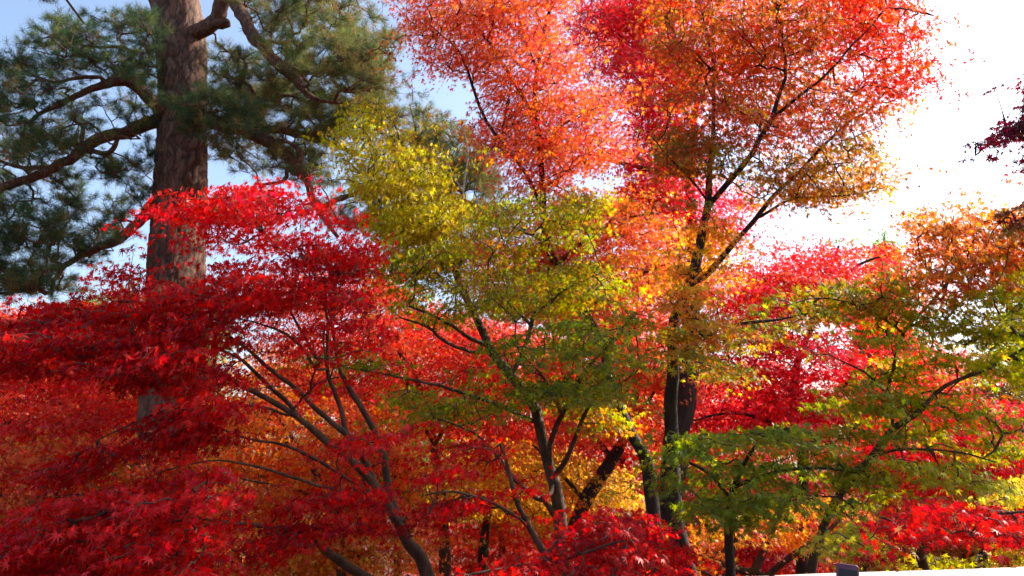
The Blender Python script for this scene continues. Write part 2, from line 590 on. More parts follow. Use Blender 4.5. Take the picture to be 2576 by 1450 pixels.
def build_wall():
    z0 = CAM_Z - .40
    a = plane_point(1960, 1449, z0); b = plane_point(2576, 1426, z0)
    u = (b - a); u[2] = 0; u = u / np.linalg.norm(u)
    nrm = np.array([u[1], -u[0], 0])           # towards the camera
    if nrm[1] > 0: nrm = -nrm
    a2 = a - u * 5.0; b2 = b + u * 4.0
    n = 1 + 11 * 34
    r = .16
    prof = [(.0, -3.2), (.13, -3.2), (.13, -.14), (.165, -.13)]
    prof = [(.13, -3.0), (.13, -.20)]
    for t in np.linspace(0, math.pi, 17):
        prof.append((math.cos(t) * r, -r + math.sin(t) * r - .0))
    prof += [(-.13, -.20), (-.13, -3.0)]
    prof = np.array(prof); m = len(prof)
    s = np.linspace(0, 1, n)
    top = a2[None] * (1 - s[:, None]) + b2[None] * s[:, None]
    # axis set back by the radius so that its crest is what the picture shows
    V = top[:, None] + (prof[None, :, 0:1] * nrm[None, None]) + prof[None, :, 1:2] * UP[None, None]
    V[..., 2] += (np.sin(s * 40)[:, None] * .002)
    for q in range(6, n, 22):      # joints between the lengths of coping
        V[q] -= (V[q] - (top[q] - UP * r)) * .07
    i = np.arange(n - 1)[:, None] * m; j = np.arange(m - 1)[None]
    F = np.stack([i + j, i + j + 1, i + m + j + 1, i + m + j], -1).reshape(-1, 4)
    mt, N, Lk = new_mat('pale_plaster')
    tc = N.new('ShaderNodeTexCoord')
    nz = N.new('ShaderNodeTexNoise'); nz.inputs['Scale'].default_value = 6; nz.inputs['Detail'].default_value = 9
    Lk.new(tc.outputs['Object'], nz.inputs[0])
    cr = N.new('ShaderNodeValToRGB')
    cr.color_ramp.elements[0].position = .3; cr.color_ramp.elements[0].color = (.36, .32, .25, 1)
    cr.color_ramp.elements[1].position = .65; cr.color_ramp.elements[1].color = (.58, .54, .46, 1)
    Lk.new(nz.outputs[0], cr.inputs[0])
    bs = N.new('ShaderNodeBsdfPrincipled'); bs.inputs['Roughness'].default_value = .7
    Lk.new(cr.outputs[0], bs.inputs['Base Color'])
    bp = N.new('ShaderNodeBump'); bp.inputs['Strength'].default_value = .2; Lk.new(nz.outputs[0], bp.inputs['Height'])
    Lk.new(bp.outputs[0], bs.inputs['Normal'])
    out = N.new('ShaderNodeOutputMaterial'); Lk.new(bs.outputs[0], out.inputs[0])
    o = mesh_obj('garden_wall', V.reshape(-1, 3), F, 4, mt, smooth=True)
    tag(o, 'pale wall with a rounded top at the lower right edge', 'wall')
    # a scatter of fallen leaves along the crest
    k = 110
    t = rng.uniform(.2, 1, k)
    th = rng.uniform(math.radians(55), math.radians(125), k)
    pos = a2 + (b2 - a2) * t[:, None] + nrm * (np.cos(th) * r)[:, None] + UP * (np.sin(th) * r - r + .006)[:, None]
    nd = nrm * np.cos(th)[:, None] + UP * np.sin(th)[:, None] + rng.normal(0, .25, (k, 3))
    v, idx, c = leaves_mesh(5, pos, rng.normal(0, 1, (k, 3)) * np.array([1, 1, .15]), nd, rng.uniform(.014, .03, k),
                            pick_cols([(RUST, 2), (GOLD, 1), (BROWN, 3)], k))
    o = mesh_obj('fallen_leaves', v, idx, 4, LEAF, None, c)
    tag(o, 'dry fallen leaves scattered on the rounded wall top', 'leaves', kind='stuff')


build_wall()


def rounded_slab(w_, h_, t_, rc, bev):
    """outline rounded in plan (x,z), thickness along y, edge bevel; returns verts, loops, totals."""
    out = []
    for cx, cz, a0 in ((w_ / 2 - rc, h_ / 2 - rc, 0), (-w_ / 2 + rc, h_ / 2 - rc, 90), (-w_ / 2 + rc, -h_ / 2 + rc, 180), (w_ / 2 - rc, -h_ / 2 + rc, 270)):
        for q in np.linspace(0, 90, 8):
            a = math.radians(a0 + q); out.append((cx + rc * math.cos(a), cz + rc * math.sin(a), math.cos(a), math.sin(a)))
    out = np.array(out); m = len(out)
    rings = []
    for y, ins in ((-t_ / 2, bev), (-t_ / 2 + bev * .3, bev * .3), (-t_ / 2 + bev, 0), (t_ / 2 - bev, 0), (t_ / 2 - bev * .3, bev * .3), (t_ / 2, bev)):
        rings.append(np.column_stack([out[:, 0] - out[:, 2] * ins, np.full(m, y), out[:, 1] - out[:, 3] * ins]))
    V = np.concatenate(rings); F = []
    nr = len(rings)
    for r_ in range(nr - 1):
        for j in range(m):
            F += [r_ * m + j, r_ * m + (j + 1) % m, (r_ + 1) * m + (j + 1) % m, (r_ + 1) * m + j]
    tot = [4] * ((nr - 1) * m)
    F += list(range(m - 1, -1, -1)); tot.append(m)
    F += list(range((nr - 1) * m, nr * m)); tot.append(m)
    return V, F, tot


def simple_mat(name, col, rough, metal=0.0, coat=0.0):
    m, N, Lk = new_mat(name)
    nz = N.new('ShaderNodeTexNoise'); nz.inputs['Scale'].default_value = 60
    mx = N.new('ShaderNodeMixRGB'); mx.blend_type = 'MULTIPLY'; mx.inputs[0].default_value = .15
    mx.inputs[1].default_value = (*col, 1); Lk.new(nz.outputs[0], mx.inputs[2])
    bs = N.new('ShaderNodeBsdfPrincipled'); bs.inputs['Roughness'].default_value = rough
    bs.inputs['Metallic'].default_value = metal; bs.inputs['Coat Weight'].default_value = coat
    Lk.new(mx.outputs[0], bs.inputs['Base Color'])
    out = N.new('ShaderNodeOutputMaterial'); Lk.new(bs.outputs[0], out.inputs[0])
    return m


def build_phone():
    d = 2.6
    top = P(2143, 1421, d)
    W, H, T = .066, .138, .009
    ph = empty('mobile_phone', top - np.array([0.012, -.02, H / 2]))
    tag(ph, 'mauve pink mobile phone held upright before the pale wall', 'phone')
    ph.rotation_euler = (math.radians(-10), math.radians(7), math.radians(-14))
    V, F, tot = rounded_slab(W, H, T, .011, .0028)
    mesh_obj('body', V, F, tot, simple_mat('mauve_case', (.12, .014, .045), .4, .0, .1), ph, smooth=True)
    V, F, tot = rounded_slab(W - .013, H - .026, .0012, .002, .0003)
    mesh_obj('screen', V + np.array([0, -T / 2 - .0002, -.003]), F, tot, simple_mat('dark_screen', (.006, .006, .007), .55), ph)
    V, F, tot = rounded_slab(.012, .0022, .0008, .001, .0002)
    mesh_obj('earpiece', V + np.array([0, -T / 2 - .0002, H / 2 - .0065]), F, tot, simple_mat('dark_mesh', (.03, .02, .03), .5), ph)
    V, F, tot = rounded_slab(.013, .0012, .0018, .0006, .0002)
    V = V[:, [2, 1, 0]]
    mesh_obj('side_button', V + np.array([W / 2 + .0004, 0, .03]), F, tot, simple_mat('mauve_button', (.5, .25, .36), .3, .6), ph)


build_phone()


# ------------------------------------------------------------------ pine
def needles(tufts, dirs, n_per, ln, wd, pal):
    k = len(tufts)
    sid = np.repeat(np.arange(k), n_per)
    n = len(sid)
    d = norm(dirs[sid] * .75 + rng.normal(0, .62, (n, 3)))
    base = tufts[sid] + rng.normal(0, .018, (n, 3))
    l = ln * rng.uniform(.7, 1.15, n)
    s = norm(np.cross(d, rng.normal(0, 1, (n, 3)))) * (wd * .5)
    tip = base + d * l[:, None] - UP * (l * .10)[:, None]
    V = np.stack([base - s, base + s, tip], 1).reshape(-1, 3)
    idx = np.arange(3 * n)
    cc = pick_cols(pal, k)[sid] * rng.lognormal(0, .2, (n, 1))
    return V, idx, np.repeat(cc, 3, 0)


def plated_trunk(tk, mat, root, base):
    """Pine trunk whose bark plates and furrows are modelled in the mesh."""
    q = [tk[0]]
    for a, b in zip(tk[:-1], tk[1:]):
        m = max(1, int(np.linalg.norm(b[:3] - a[:3]) / .022))
        q += [a + (b - a) * (i + 1) / m for i in range(m)]
    q = np.array(q); m = len(q); sides = 110
    s_ = np.concatenate([[0], np.cumsum(np.linalg.norm(np.diff(q[:, :3], axis=0), axis=1))])
    R0 = np.median(q[:, 3]); W = 2 * math.pi * R0; H = s_[-1]
    ang = np.linspace(0, 2 * math.pi, sides, endpoint=False)
    U, Z = np.meshgrid(ang * R0, s_)
    # furrows wander: distort, then distance to the border between plates (stretched cells)
    U2 = U + .045 * np.sin(Z * 3.1 + U * 3) + .03 * np.sin(Z * 7.3 - U * 5) + .02 * np.sin(Z * 13 + 1.7) + .015 * np.sin(Z * 23 + U * 9)
    Z2 = Z + .06 * np.sin(U * 7.3 + Z * 2.1)
    gx, gz = .075, .30
    nx, nz = int(round(W / gx)), int(H / gz) + 3
    jx = rng.uniform(-.2, 1.2, (nz, nx)); jz = rng.uniform(0, 1, (nz, nx)); tone = rng.uniform(0, 1, (nz, nx)); lift = rng.uniform(.4, 1, (nz, nx))
    cx = W / nx
    iu = np.floor(U2 / cx).astype(int); iz = np.floor(Z2 / gz).astype(int) + 1
    f1 = np.full(U.shape, 9.0); f2 = np.full(U.shape, 9.0); tn = np.zeros(U.shape); lf = np.zeros(U.shape)
    for dz in (-1, 0, 1):
        for dx in (-1, 0, 1):
            kx = (iu + dx) % nx; kz = np.clip(iz + dz, 0, nz - 1)
            px = (iu + dx + jx[kz, kx]) * cx; pz = (iz - 1 + dz + jz[kz, kx]) * gz
            d = np.hypot((U2 - px) / cx, (Z2 - pz) / gz)
            new = d < f1
            f2 = np.where(new, f1, np.minimum(f2, d)); tn = np.where(new, tone[kz, kx], tn); lf = np.where(new, lift[kz, kx], lf)
            f1 = np.minimum(f1, d)
    edge = np.clip((f2 - f1) / .30, 0, 1)
    relief = .028 * (edge ** .6) * lf - .012 + rng.normal(0, .0018, U.shape)
    t = norm(np.gradient(q[:, :3], axis=0)); ref = np.array([0, 1.0, 0])
    a = norm(np.cross(t, ref)); b = np.cross(t, a)
    ring = np.cos(ang)[None, :, None] * a[:, None] + np.sin(ang)[None, :, None] * b[:, None]
    big = 1 + .05 * np.sin(2 * ang + 1)[None] * np.cos(s_ * .8)[:, None] + .035 * np.sin(3 * ang[None] + s_[:, None] * .6)
    V = q[:, None, :3] + ring * (q[:, 3][:, None] * big + relief)[..., None]
    i = np.arange(m - 1)[:, None] * sides; j = np.arange(sides)[None]; jn = (j + 1) % sides
    F = np.stack([i + j, i + jn, i + sides + jn, i + sides + j], -1).reshape(-1, 4)
    c1, c2, c3 = np.array([.20, .115, .075]), np.array([.115, .038, .019]), np.array([.035, .016, .010])
    col = c1 * tn[..., None] + c2 * (1 - tn[..., None])
    col = c3 + (col - c3) * (edge ** .8)[..., None]
    mesh_obj('trunk', V.reshape(-1, 3), F, 4, mat, root, col.reshape(-1, 3), smooth=True, origin=base)


def plate_material():
    m, N, L = new_mat('pine_plates')
    at = N.new('ShaderNodeAttribute'); at.attribute_name = 'leaf_col'
    tc = N.new('ShaderNodeTexCoord')
    mp = N.new('ShaderNodeMapping'); mp.inputs['Scale'].default_value = (30, 30, 12)
    L.new(tc.outputs['Object'], mp.inputs[0])
    nz = N.new('ShaderNodeTexNoise'); nz.inputs['Scale'].default_value = 1; nz.inputs['Detail'].default_value = 8; nz.inputs['Roughness'].default_value = .7
    L.new(mp.outputs[0], nz.inputs[0])
    mr = N.new('ShaderNodeMapRange'); mr.inputs[1].default_value = .3; mr.inputs[2].default_value = .7; mr.inputs[3].default_value = .55; mr.inputs[4].default_value = 1.4
    L.new(nz.outputs[0], mr.inputs[0])
    mu = N.new('ShaderNodeMixRGB'); mu.blend_type = 'MULTIPLY'; mu.inputs[0].default_value = 1
    L.new(at.outputs['Color'], mu.inputs[1]); L.new(mr.outputs[0], mu.inputs[2])
    bs = N.new('ShaderNodeBsdfPrincipled'); bs.inputs['Roughness'].default_value = .9
    L.new(mu.outputs[0], bs.inputs['Base Color'])
    bp = N.new('ShaderNodeBump'); bp.inputs['Strength'].default_value = .8; bp.inputs['Distance'].default_value = .015
    L.new(nz.outputs[0], bp.inputs['Height']); L.new(bp.outputs[0], bs.inputs['Normal'])
    out = N.new('ShaderNodeOutputMaterial'); L.new(bs.outputs[0], out.inputs[0])
    return m


BARK_PINE = plate_material()


def pine(name, label, trunk, branches, regs, ln=.14, wd=.0048, bark=None, limb_bark=None, cat='pine tree', per_tuft=34,
         group=None, ground=True):
    tk = limb3(trunk)
    if ground: tk = to_ground(tk, 1.2)
    tk = spline(tk, .06)
    base = tk[0, :3].copy(); base[2] = float(ground_z(base[0], base[1]))
    root = empty(name, base); tag(root, label, cat, group)
    plated_trunk(tk, bark or BARK_PINE, root, base)
    limbs = [tk]
    for br in branches:
        l = spline(limb3(br), .06)
        allp = np.concatenate(limbs)
        dd = ((allp[:, :3] - l[0, :3]) ** 2).sum(1); k = int(np.argmin(dd))
        if dd[k] > 1e-4:
            q = allp[k].copy(); q[3] = min(q[3], l[0, 3] * 1.2)
            l = np.vstack([spline(np.array([q, l[0]]), .06)[:-1], l])
        wob = np.cumsum(rng.normal(0, .010, (len(l), 3)), 0); wob -= np.linspace(0, 1, len(l))[:, None] * wob[-1]
        l[1:, :3] += wob[1:] * .8
        tb = Tubes(); tb.add(l, l[:, 3], 12, lump=.09)
        tb.build('branch', limb_bark or BARK_LIMB, root, base); limbs.append(l)
    tw = Tubes()
    grow = [l[::2] for l in limbs[1:]] or [tk[len(tk) // 3::2]]
    VV, II, CC = [], [], []
    off = 0
    for reg in regs:
        dm = sum(reg['d']) / 2
        area = poly_area(reg['poly']) * (dm / FPX) ** 2
        ns = max(3, int(area * NEEDLE_COVER * reg.get('cover', 6.0)))
        C = sample_region(reg, ns)
        A, cnt, conns, lr, n0, keep = attach(grow, C, .13, .2, 2.2)
        C = C[keep]
        T, D = [], []
        for ids in conns:
            rad = np.array([.0045 * (1 + cnt[i]) ** .45 if i >= n0 else min(lr[i] * .7, .0045 * (2 + cnt[ids[1]]) ** .45) for i in ids])
            tw.add(A[ids], rad, 5, cap=False)
        for c in C:
            # short shoots fan out from the twig end, each ending in brushes of needles
            m = rng.integers(5, 9)
            for _ in range(m):
                dr = norm(rng.normal(0, 1, 3) * np.array([1, 1, .45]) + UP * .45)
                l_ = rng.uniform(.12, .34)
                e = c + dr * l_
                mid = c + dr * l_ * .5 + rng.normal(0, .025, 3)
                tw.add(np.array([c, mid, e]), np.array([.005, .0038, .0028]), 3, cap=False)
                for f in (.45, .72, 1.0):
                    if f < 1 and rng.uniform() < .3: continue
                    T.append(c + dr * l_ * f + rng.normal(0, .012, 3)); D.append(norm(dr + UP * .25))
        v, i, cl = needles(np.array(T), np.array(D), per_tuft, ln, wd, reg['pal'])
        VV.append(v); II.append(i + off); CC.append(cl); off += len(v)
    o = tw.build('twigs', limb_bark or BARK_LIMB, root, base); o['kind'] = 'stuff'
    mesh_obj('crown', np.concatenate(VV), np.concatenate(II), 3, NEEDLE, root, np.concatenate(CC), origin=base)
    return root


PG = [((.06, .105, .035), 4), ((.11, .135, .04), 3), ((.04, .085, .04), 3), ((.22, .17, .055), 1.5)]
PGY = [((.11, .16, .045), 3), ((.24, .22, .06), 2.5), ((.06, .10, .04), 2), ((.30, .20, .08), 1.5)]
D = 12.0
pine('pine_tree', 'tall old pine with thick scaly reddish trunk and crooked boughs, left of the maples',
     [(425, 1450, D, 80), (415, 1200, D, 76), (425, 1000, D, 73), (436, 800, D, 70), (442, 665, D, 69), (448, 560, D, 66), (454, 450, D, 63), (458, 350, D, 60),
      (460, 250, D, 60), (459, 140, D, 65), (452, 60, D, 66), (436, -20, D, 68), (415, -120, D, 66), (400, -300, D, 60), (420, -520, D, 50)],
     [[(400, 275, D - .3, 17), (368, 243, D - .5, 17), (335, 216, D - .7, 15), (300, 208, D - .8, 14), (250, 216, D - .9, 11), (190, 245, D - 1, 8), (110, 285, D - 1, 6), (70, 315, D - 1, 4)],
      [(400, 302, D - .1, 19), (330, 333, D - .3, 17), (250, 352, D - .5, 15), (200, 385, D - .6, 14), (130, 421, D - .8, 12), (60, 444, D - 1, 12), (0, 472, D - 1.1, 11), (-90, 520, D - 1.2, 7)],
      [(395, 500, D, 15), (362, 540, D - .2, 14), (335, 570, D - .3, 13), (300, 602, D - .4, 12), (230, 632, D - .5, 9), (170, 665, D - .6, 7), (140, 700, D - .6, 5), (130, 745, D - .6, 4)],
      [(335, 215, D - .7, 7), (340, 186, D - .7, 7), (306, 160, D - .8, 6), (330, 136, D - .8, 6), (310, 116, D - .8, 5), (250, 119, D - .9, 4), (205, 114, D - .9, 3)],
      [(262, 214, D - .9, 7), (255, 194, D - 1, 6), (200, 194, D - 1.1, 5), (140, 206, D - 1.2, 4), (80, 190, D - 1.2, 3)],
      [(215, 380, D - .6, 6), (205, 350, D - .6, 6), (208, 320, D - .6, 5), (180, 300, D - .7, 3)],
      [(222, 382, D - .6, 6), (280, 388, D - .9, 7), (300, 352, D - 1.0, 5), (330, 350, D - 1.1, 3)],
      [(130, 421, D - .8, 7), (60, 420, D - .4, 6), (0, 405, D - .3, 4)],
      [(490, 82, D - .2, 22), (525, 66, D - .35, 21), (548, 42, D - .4, 21), (558, 10, D - .45, 22), (572, -35, D - .5, 21), (592, -85, D - .5, 19)],
      [(535, 62, D - .4, 15), (556, 62, D - .45, 14), (573, 58, D - .5, 12)],
      [(572, -30, D - .5, 20), (600, 15, D - .7, 19), (630, 78, D - .9, 18), (660, 122, D - 1, 17), (700, 166, D - 1.1, 16), (738, 192, D - 1.2, 14), (780, 235, D - 1.2, 7), (850, 260, D - 1.2, 4)],
      [(510, 295, D - .1, 17), (580, 312, D - .5, 17), (640, 342, D - .8, 17), (690, 376, D - .9, 16), (738, 418, D - 1, 14), (765, 450, D - 1, 12), (780, 490, D - 1, 10), (803, 535, D - 1, 7), (850, 597, D - 1, 5)],
      [(510, 308, D + .2, 14), (650, 322, D + .1, 13), (740, 340, D, 11), (812, 356, D - .1, 8), (900, 390, D - .2, 5)],
      [(745, 425, D - 1, 9), (755, 390, D - 1, 9), (742, 372, D - 1, 6), (700, 350, D - 1.1, 3)],
      [(755, 440, D - 1, 6), (722, 425, D - 1, 6), (715, 455, D - 1, 5), (640, 465, D - 1, 3)],
      [(640, 320, D, 6), (660, 280, D - .2, 6), (640, 235, D - .3, 6), (612, 200, D - .3, 6), (618, 160, D - .4, 5), (600, 140, D - .4, 3)],
      [(650, 255, D - .2, 5), (700, 246, D - .3, 6), (725, 240, D - .4, 4), (780, 260, D - .4, 3)],
      [(745, 185, D - 1.2, 6), (720, 155, D - 1.2, 6), (728, 120, D - 1.2, 5), (680, 105, D - 1.2, 3)],
      [(800, 520, D - .6, 7), (860, 500, D - .2, 7), (960, 470, D, 6), (1080, 460, D, 6), (1160, 420, D, 4), (1210, 400, D, 3)],
      [(770, -60, D, 9), (840, 10, D, 8), (880, 60, D, 6), (905, 95, D, 4), (960, 130, D, 3)],
      [(855, 30, D, 5), (850, 70, D, 4), (862, 120, D, 3)]],
     [dict(poly=[(-150, 150), (30, 145), (70, 110), (110, 60), (190, 30), (380, 30), (395, 150), (395, 250), (250, 190), (150, 240), (60, 320), (-150, 330)], d=(D - 2.0, D + .6), cover=6, pal=PG),
      dict(poly=[(-150, 320), (60, 320), (150, 250), (395, 230), (390, 330), (200, 400), (0, 480), (-150, 500)], d=(D - 1.8, D + .8), cover=4.0, pal=PG),
      dict(poly=[(-150, 490), (40, 480), (190, 520), (200, 620), (150, 740), (-150, 740)], d=(D - 2, D), cover=6.5, pal=PG),
      dict(poly=[(40, 480), (380, 370), (385, 520), (320, 600), (180, 740), (200, 620), (190, 520)], d=(D - 1, D + 1), cover=4.2, pal=PG),
      dict(poly=[(40, -90), (160, -90), (150, -5), (60, -5)], d=(D - 1, D), cover=5, pal=PG),
      dict(poly=[(600, -60), (820, -50), (850, 60), (990, 90), (1010, 230), (900, 250), (760, 220), (660, 170), (610, 80)], d=(D - 2.2, D), cover=8, pal=PGY),
      dict(poly=[(540, 130), (600, 130), (640, 190), (760, 230), (900, 250), (960, 300), (840, 330), (830, 400), (850, 480), (760, 460), (700, 440), (560, 450), (530, 300)], d=(D - 1.2, D + 1.2), cover=8, pal=PGY),
      dict(poly=[(450, 260), (600, 230), (640, 330), (540, 350), (460, 320)], d=(D - 2.2, D - 1.2), cover=9, pal=PG),
      dict(poly=[(880, 240), (1040, 230), (1090, 330), (1000, 400), (880, 330)], d=(D - .6, D + .6), cover=4, pal=PGY),
      dict(poly=[(1050, 290), (1120, 280), (1180, 340), (1230, 430), (1220, 490), (1160, 560), (1000, 560), (850, 600), (820, 520), (900, 480), (1000, 400)], d=(D - .4, D + 1.2), cover=4.5, pal=PGY),
      dict(poly=[(1080, 330), (1200, 360), (1260, 480), (1260, 640), (1150, 680), (1050, 600)], d=(D - .4, D + 1.2), cover=5, pal=PGY),
      dict(poly=[(830, -60), (980, -60), (980, 80), (1000, 220), (900, 240), (860, 80)], d=(D - .4, D + 1), cover=3.2, pal=PGY),
      ], limb_bark=BARK_LIMB)

# ------------------------------------------------------------------ the maples, front to back
PC = [(CRIMSON, 5), (SCARLET, 4), (MAROON, 1.5)]
PCB = [(SCARLET, 5), (CRIMSON, 3), (PINKRED, 1)]
maple('crimson_maple', 'crimson maple with long bare stems arching left below layered leaf sprays, before the pine',
      [(1078, 1452, 6.2, 16), (1030, 1368, 6.2, 14.5), (1000, 1310, 6.2, 13), (960, 1236, 6.2, 11), (915, 1185, 6.15, 10), (880, 1154, 6.1, 9.5), (821, 1109, 6.1, 9), (751, 1049, 6.0, 8),
       (676, 1003, 5.9, 7), (601, 963, 5.8, 7), (541, 933, 5.7, 6), (481, 906, 5.6, 5), (400, 880, 5.5, 4), (300, 850, 5.4, 3)],
      [[(751, 1046, 6.0, 7), (716, 1003, 6.1, 7), (671, 958, 6.1, 6.5), (636, 918, 6.1, 5.5), (601, 893, 6.0, 4.5), (520, 850, 5.9, 3.5), (420, 780, 5.8, 2.6)],
       [(940, 1205, 6.2, 9), (913, 1148, 6.3, 10), (880, 1086, 6.3, 9), (826, 1043, 6.3, 8), (781, 1003, 6.3, 7), (741, 963, 6.3, 6.5), (676, 913, 6.2, 5.5), (636, 878, 6.2, 4.5), (560, 820, 6.1, 3.5), (480, 740, 6.0, 2.6)],
       [(1005, 1315, 6.2, 12), (985, 1260, 6.4, 11), (973, 1203, 6.5, 11), (963, 1133, 6.5, 10), (938, 1073, 6.5, 9), (918, 1033, 6.5, 8.5), (883, 973, 6.5, 7.5), (866, 938, 6.4, 6), (850, 880, 6.4, 5), (838, 800, 6.3, 4), (815, 730, 6.2, 3), (760, 620, 6.1, 2.4)],
       [(913, 1148, 6.2, 8), (873, 1090, 6.4, 8), (863, 1048, 6.4, 7.5), (846, 993, 6.4, 7), (831, 963, 6.4, 6.5), (821, 923, 6.4, 6), (824, 848, 6.4, 5), (821, 783, 6.4, 4), (806, 738, 6.3, 3), (740, 650, 6.2, 2.4), (650, 560, 6.0, 2)],
       [(797, 930, 6.3, 4), (771, 888, 6.3, 4.5), (716, 838, 6.2, 4), (655, 818, 6.1, 2.6), (560, 790, 6, 2)],
       [(800, 900, 6.4, 4.5), (775, 850, 6.4, 4), (745, 800, 6.4, 3.5), (720, 770, 6.3, 2.5)],
       [(955, 1250, 6.2, 5), (890, 1210, 6.05, 5), (811, 1164, 5.9, 5), (751, 1134, 5.8, 4.5), (691, 1114, 5.8, 4), (626, 1104, 5.7, 3.2), (566, 1084, 5.6, 2.6), (500, 1060, 5.5, 2)],
       [(960, 1275, 6.2, 5), (850, 1240, 6.0, 4.5), (721, 1200, 5.8, 4.2), (651, 1179, 5.7, 4), (576, 1159, 5.6, 3), (520, 1155, 5.5, 2.4), (400, 1180, 5.3, 2)],
       [(726, 1043, 5.9, 5), (651, 1023, 5.7, 4.5), (551, 1023, 5.6, 4), (451, 1028, 5.4, 3.2), (396, 1048, 5.3, 2.5), (250, 1120, 5.2, 2)],
       [(1075, 1600, 6.1, 13), (975, 1490, 5.9, 13), (880, 1424, 5.8, 13), (826, 1389, 5.7, 12), (791, 1364, 5.6, 10), (741, 1339, 5.6, 8), (676, 1324, 5.5, 7), (611, 1319, 5.4, 5), (480, 1300, 5.2, 3.5), (300, 1290, 5.1, 2.5)]],
      [dict(poly=[(330, 490), (380, 485), (520, 465), (620, 470), (760, 495), (840, 530), (920, 570), (945, 640), (920, 720), (800, 690), (650, 630), (500, 610), (540, 560), (420, 540)], d=(5.5, 6.7), cover=2.3, pal=PCB),
       dict(poly=[(200, 735), (230, 665), (300, 650), (350, 670), (440, 690), (500, 700), (560, 620), (720, 640), (940, 640), (945, 770), (880, 790), (800, 770), (650, 790), (600, 880), (400, 880), (0, 900), (-120, 920), (-120, 810), (60, 790)], d=(5.2, 6.6), cover=2.9, pal=PC),
       dict(poly=[(-120, 830), (500, 850), (600, 900), (640, 960), (520, 1040), (420, 1000), (300, 960), (0, 940), (-120, 950)], d=(4.9, 6.0), cover=2.3, pal=PC),
       dict(poly=[(600, 830), (760, 800), (950, 800), (960, 880), (900, 1000), (760, 900)], d=(5.5, 6.2), cover=.7, pal=PCB),
       dict(poly=[(640, 1080), (800, 1060), (980, 1100), (960, 1180), (800, 1180)], d=(5.4, 6.2), cover=.6, pal=PCB),
       dict(poly=[(420, 880), (620, 880), (660, 960), (560, 1080), (420, 1060)], d=(5, 5.7), cover=.9, pal=PCB),
       dict(poly=[(70, 1190), (150, 1130), (330, 1060), (420, 1080), (330, 1150), (150, 1220)], d=(4.7, 5.3), cover=2.3, pal=PC),
       dict(poly=[(350, 1000), (560, 1000), (540, 1110), (500, 1160), (340, 1150)], d=(5, 5.6), cover=2.5, pal=PC),
       dict(poly=[(-120, 1310), (0, 1290), (180, 1250), (330, 1200), (480, 1180), (560, 1190), (620, 1260), (610, 1330), (560, 1400), (400, 1560), (-120, 1560)], d=(4.4, 5.5), cover=3.2, pal=PCB),
       dict(poly=[(640, 1330), (760, 1240), (900, 1210), (1000, 1200), (1060, 1260), (1030, 1330), (960, 1360), (850, 1330), (760, 1380), (640, 1450), (620, 1400)], d=(5.1, 5.8), cover=1.7, pal=PC)],
      L=.043, kind=7, r_tip=.0016)

maple('low_red_maple', 'low red maple with slim pale stem spreading across the bottom centre',
      [(1384, 1452, 5.6, 8), (1349, 1349, 5.6, 7.5), (1309, 1274, 5.6, 6.5), (1284, 1174, 5.6, 4.5), (1270, 1120, 5.6, 3)],
      [[(1340, 1330, 5.6, 5), (1250, 1270, 5.4, 4), (1130, 1240, 5.2, 3), (1060, 1250, 5.1, 2)],
       [(1370, 1420, 5.6, 5), (1450, 1400, 5.3, 4), (1550, 1360, 5.1, 3), (1620, 1350, 5, 2)],
       [(1365, 1400, 5.6, 5), (1280, 1420, 5.2, 4), (1180, 1440, 5, 3)]],
      [dict(poly=[(1000, 1260), (1060, 1200), (1130, 1170), (1200, 1200), (1250, 1250), (1300, 1280), (1290, 1320), (1200, 1290), (1060, 1310)], d=(5, 5.8), cover=1.7, pal=PC),
       dict(poly=[(1140, 1440), (1250, 1400), (1400, 1350), (1500, 1310), (1600, 1300), (1630, 1340), (1640, 1560), (1100, 1560)], d=(4.7, 5.8), cover=1.7, pal=PC + [(SCARLET, 2)]),
       dict(poly=[(1060, 1110), (1180, 1090), (1330, 1130), (1350, 1240), (1270, 1240), (1150, 1170)], d=(5.4, 6.2), cover=.8, pal=PCB),
       dict(poly=[(1430, 1320), (1560, 1270), (1660, 1290), (1720, 1400), (1720, 1500), (1500, 1480)], d=(5.6, 6.6), cover=1.3, pal=PCB + [(PINKRED, 2)])],
      L=.041, kind=7, bark=BARK, r_tip=.0016)

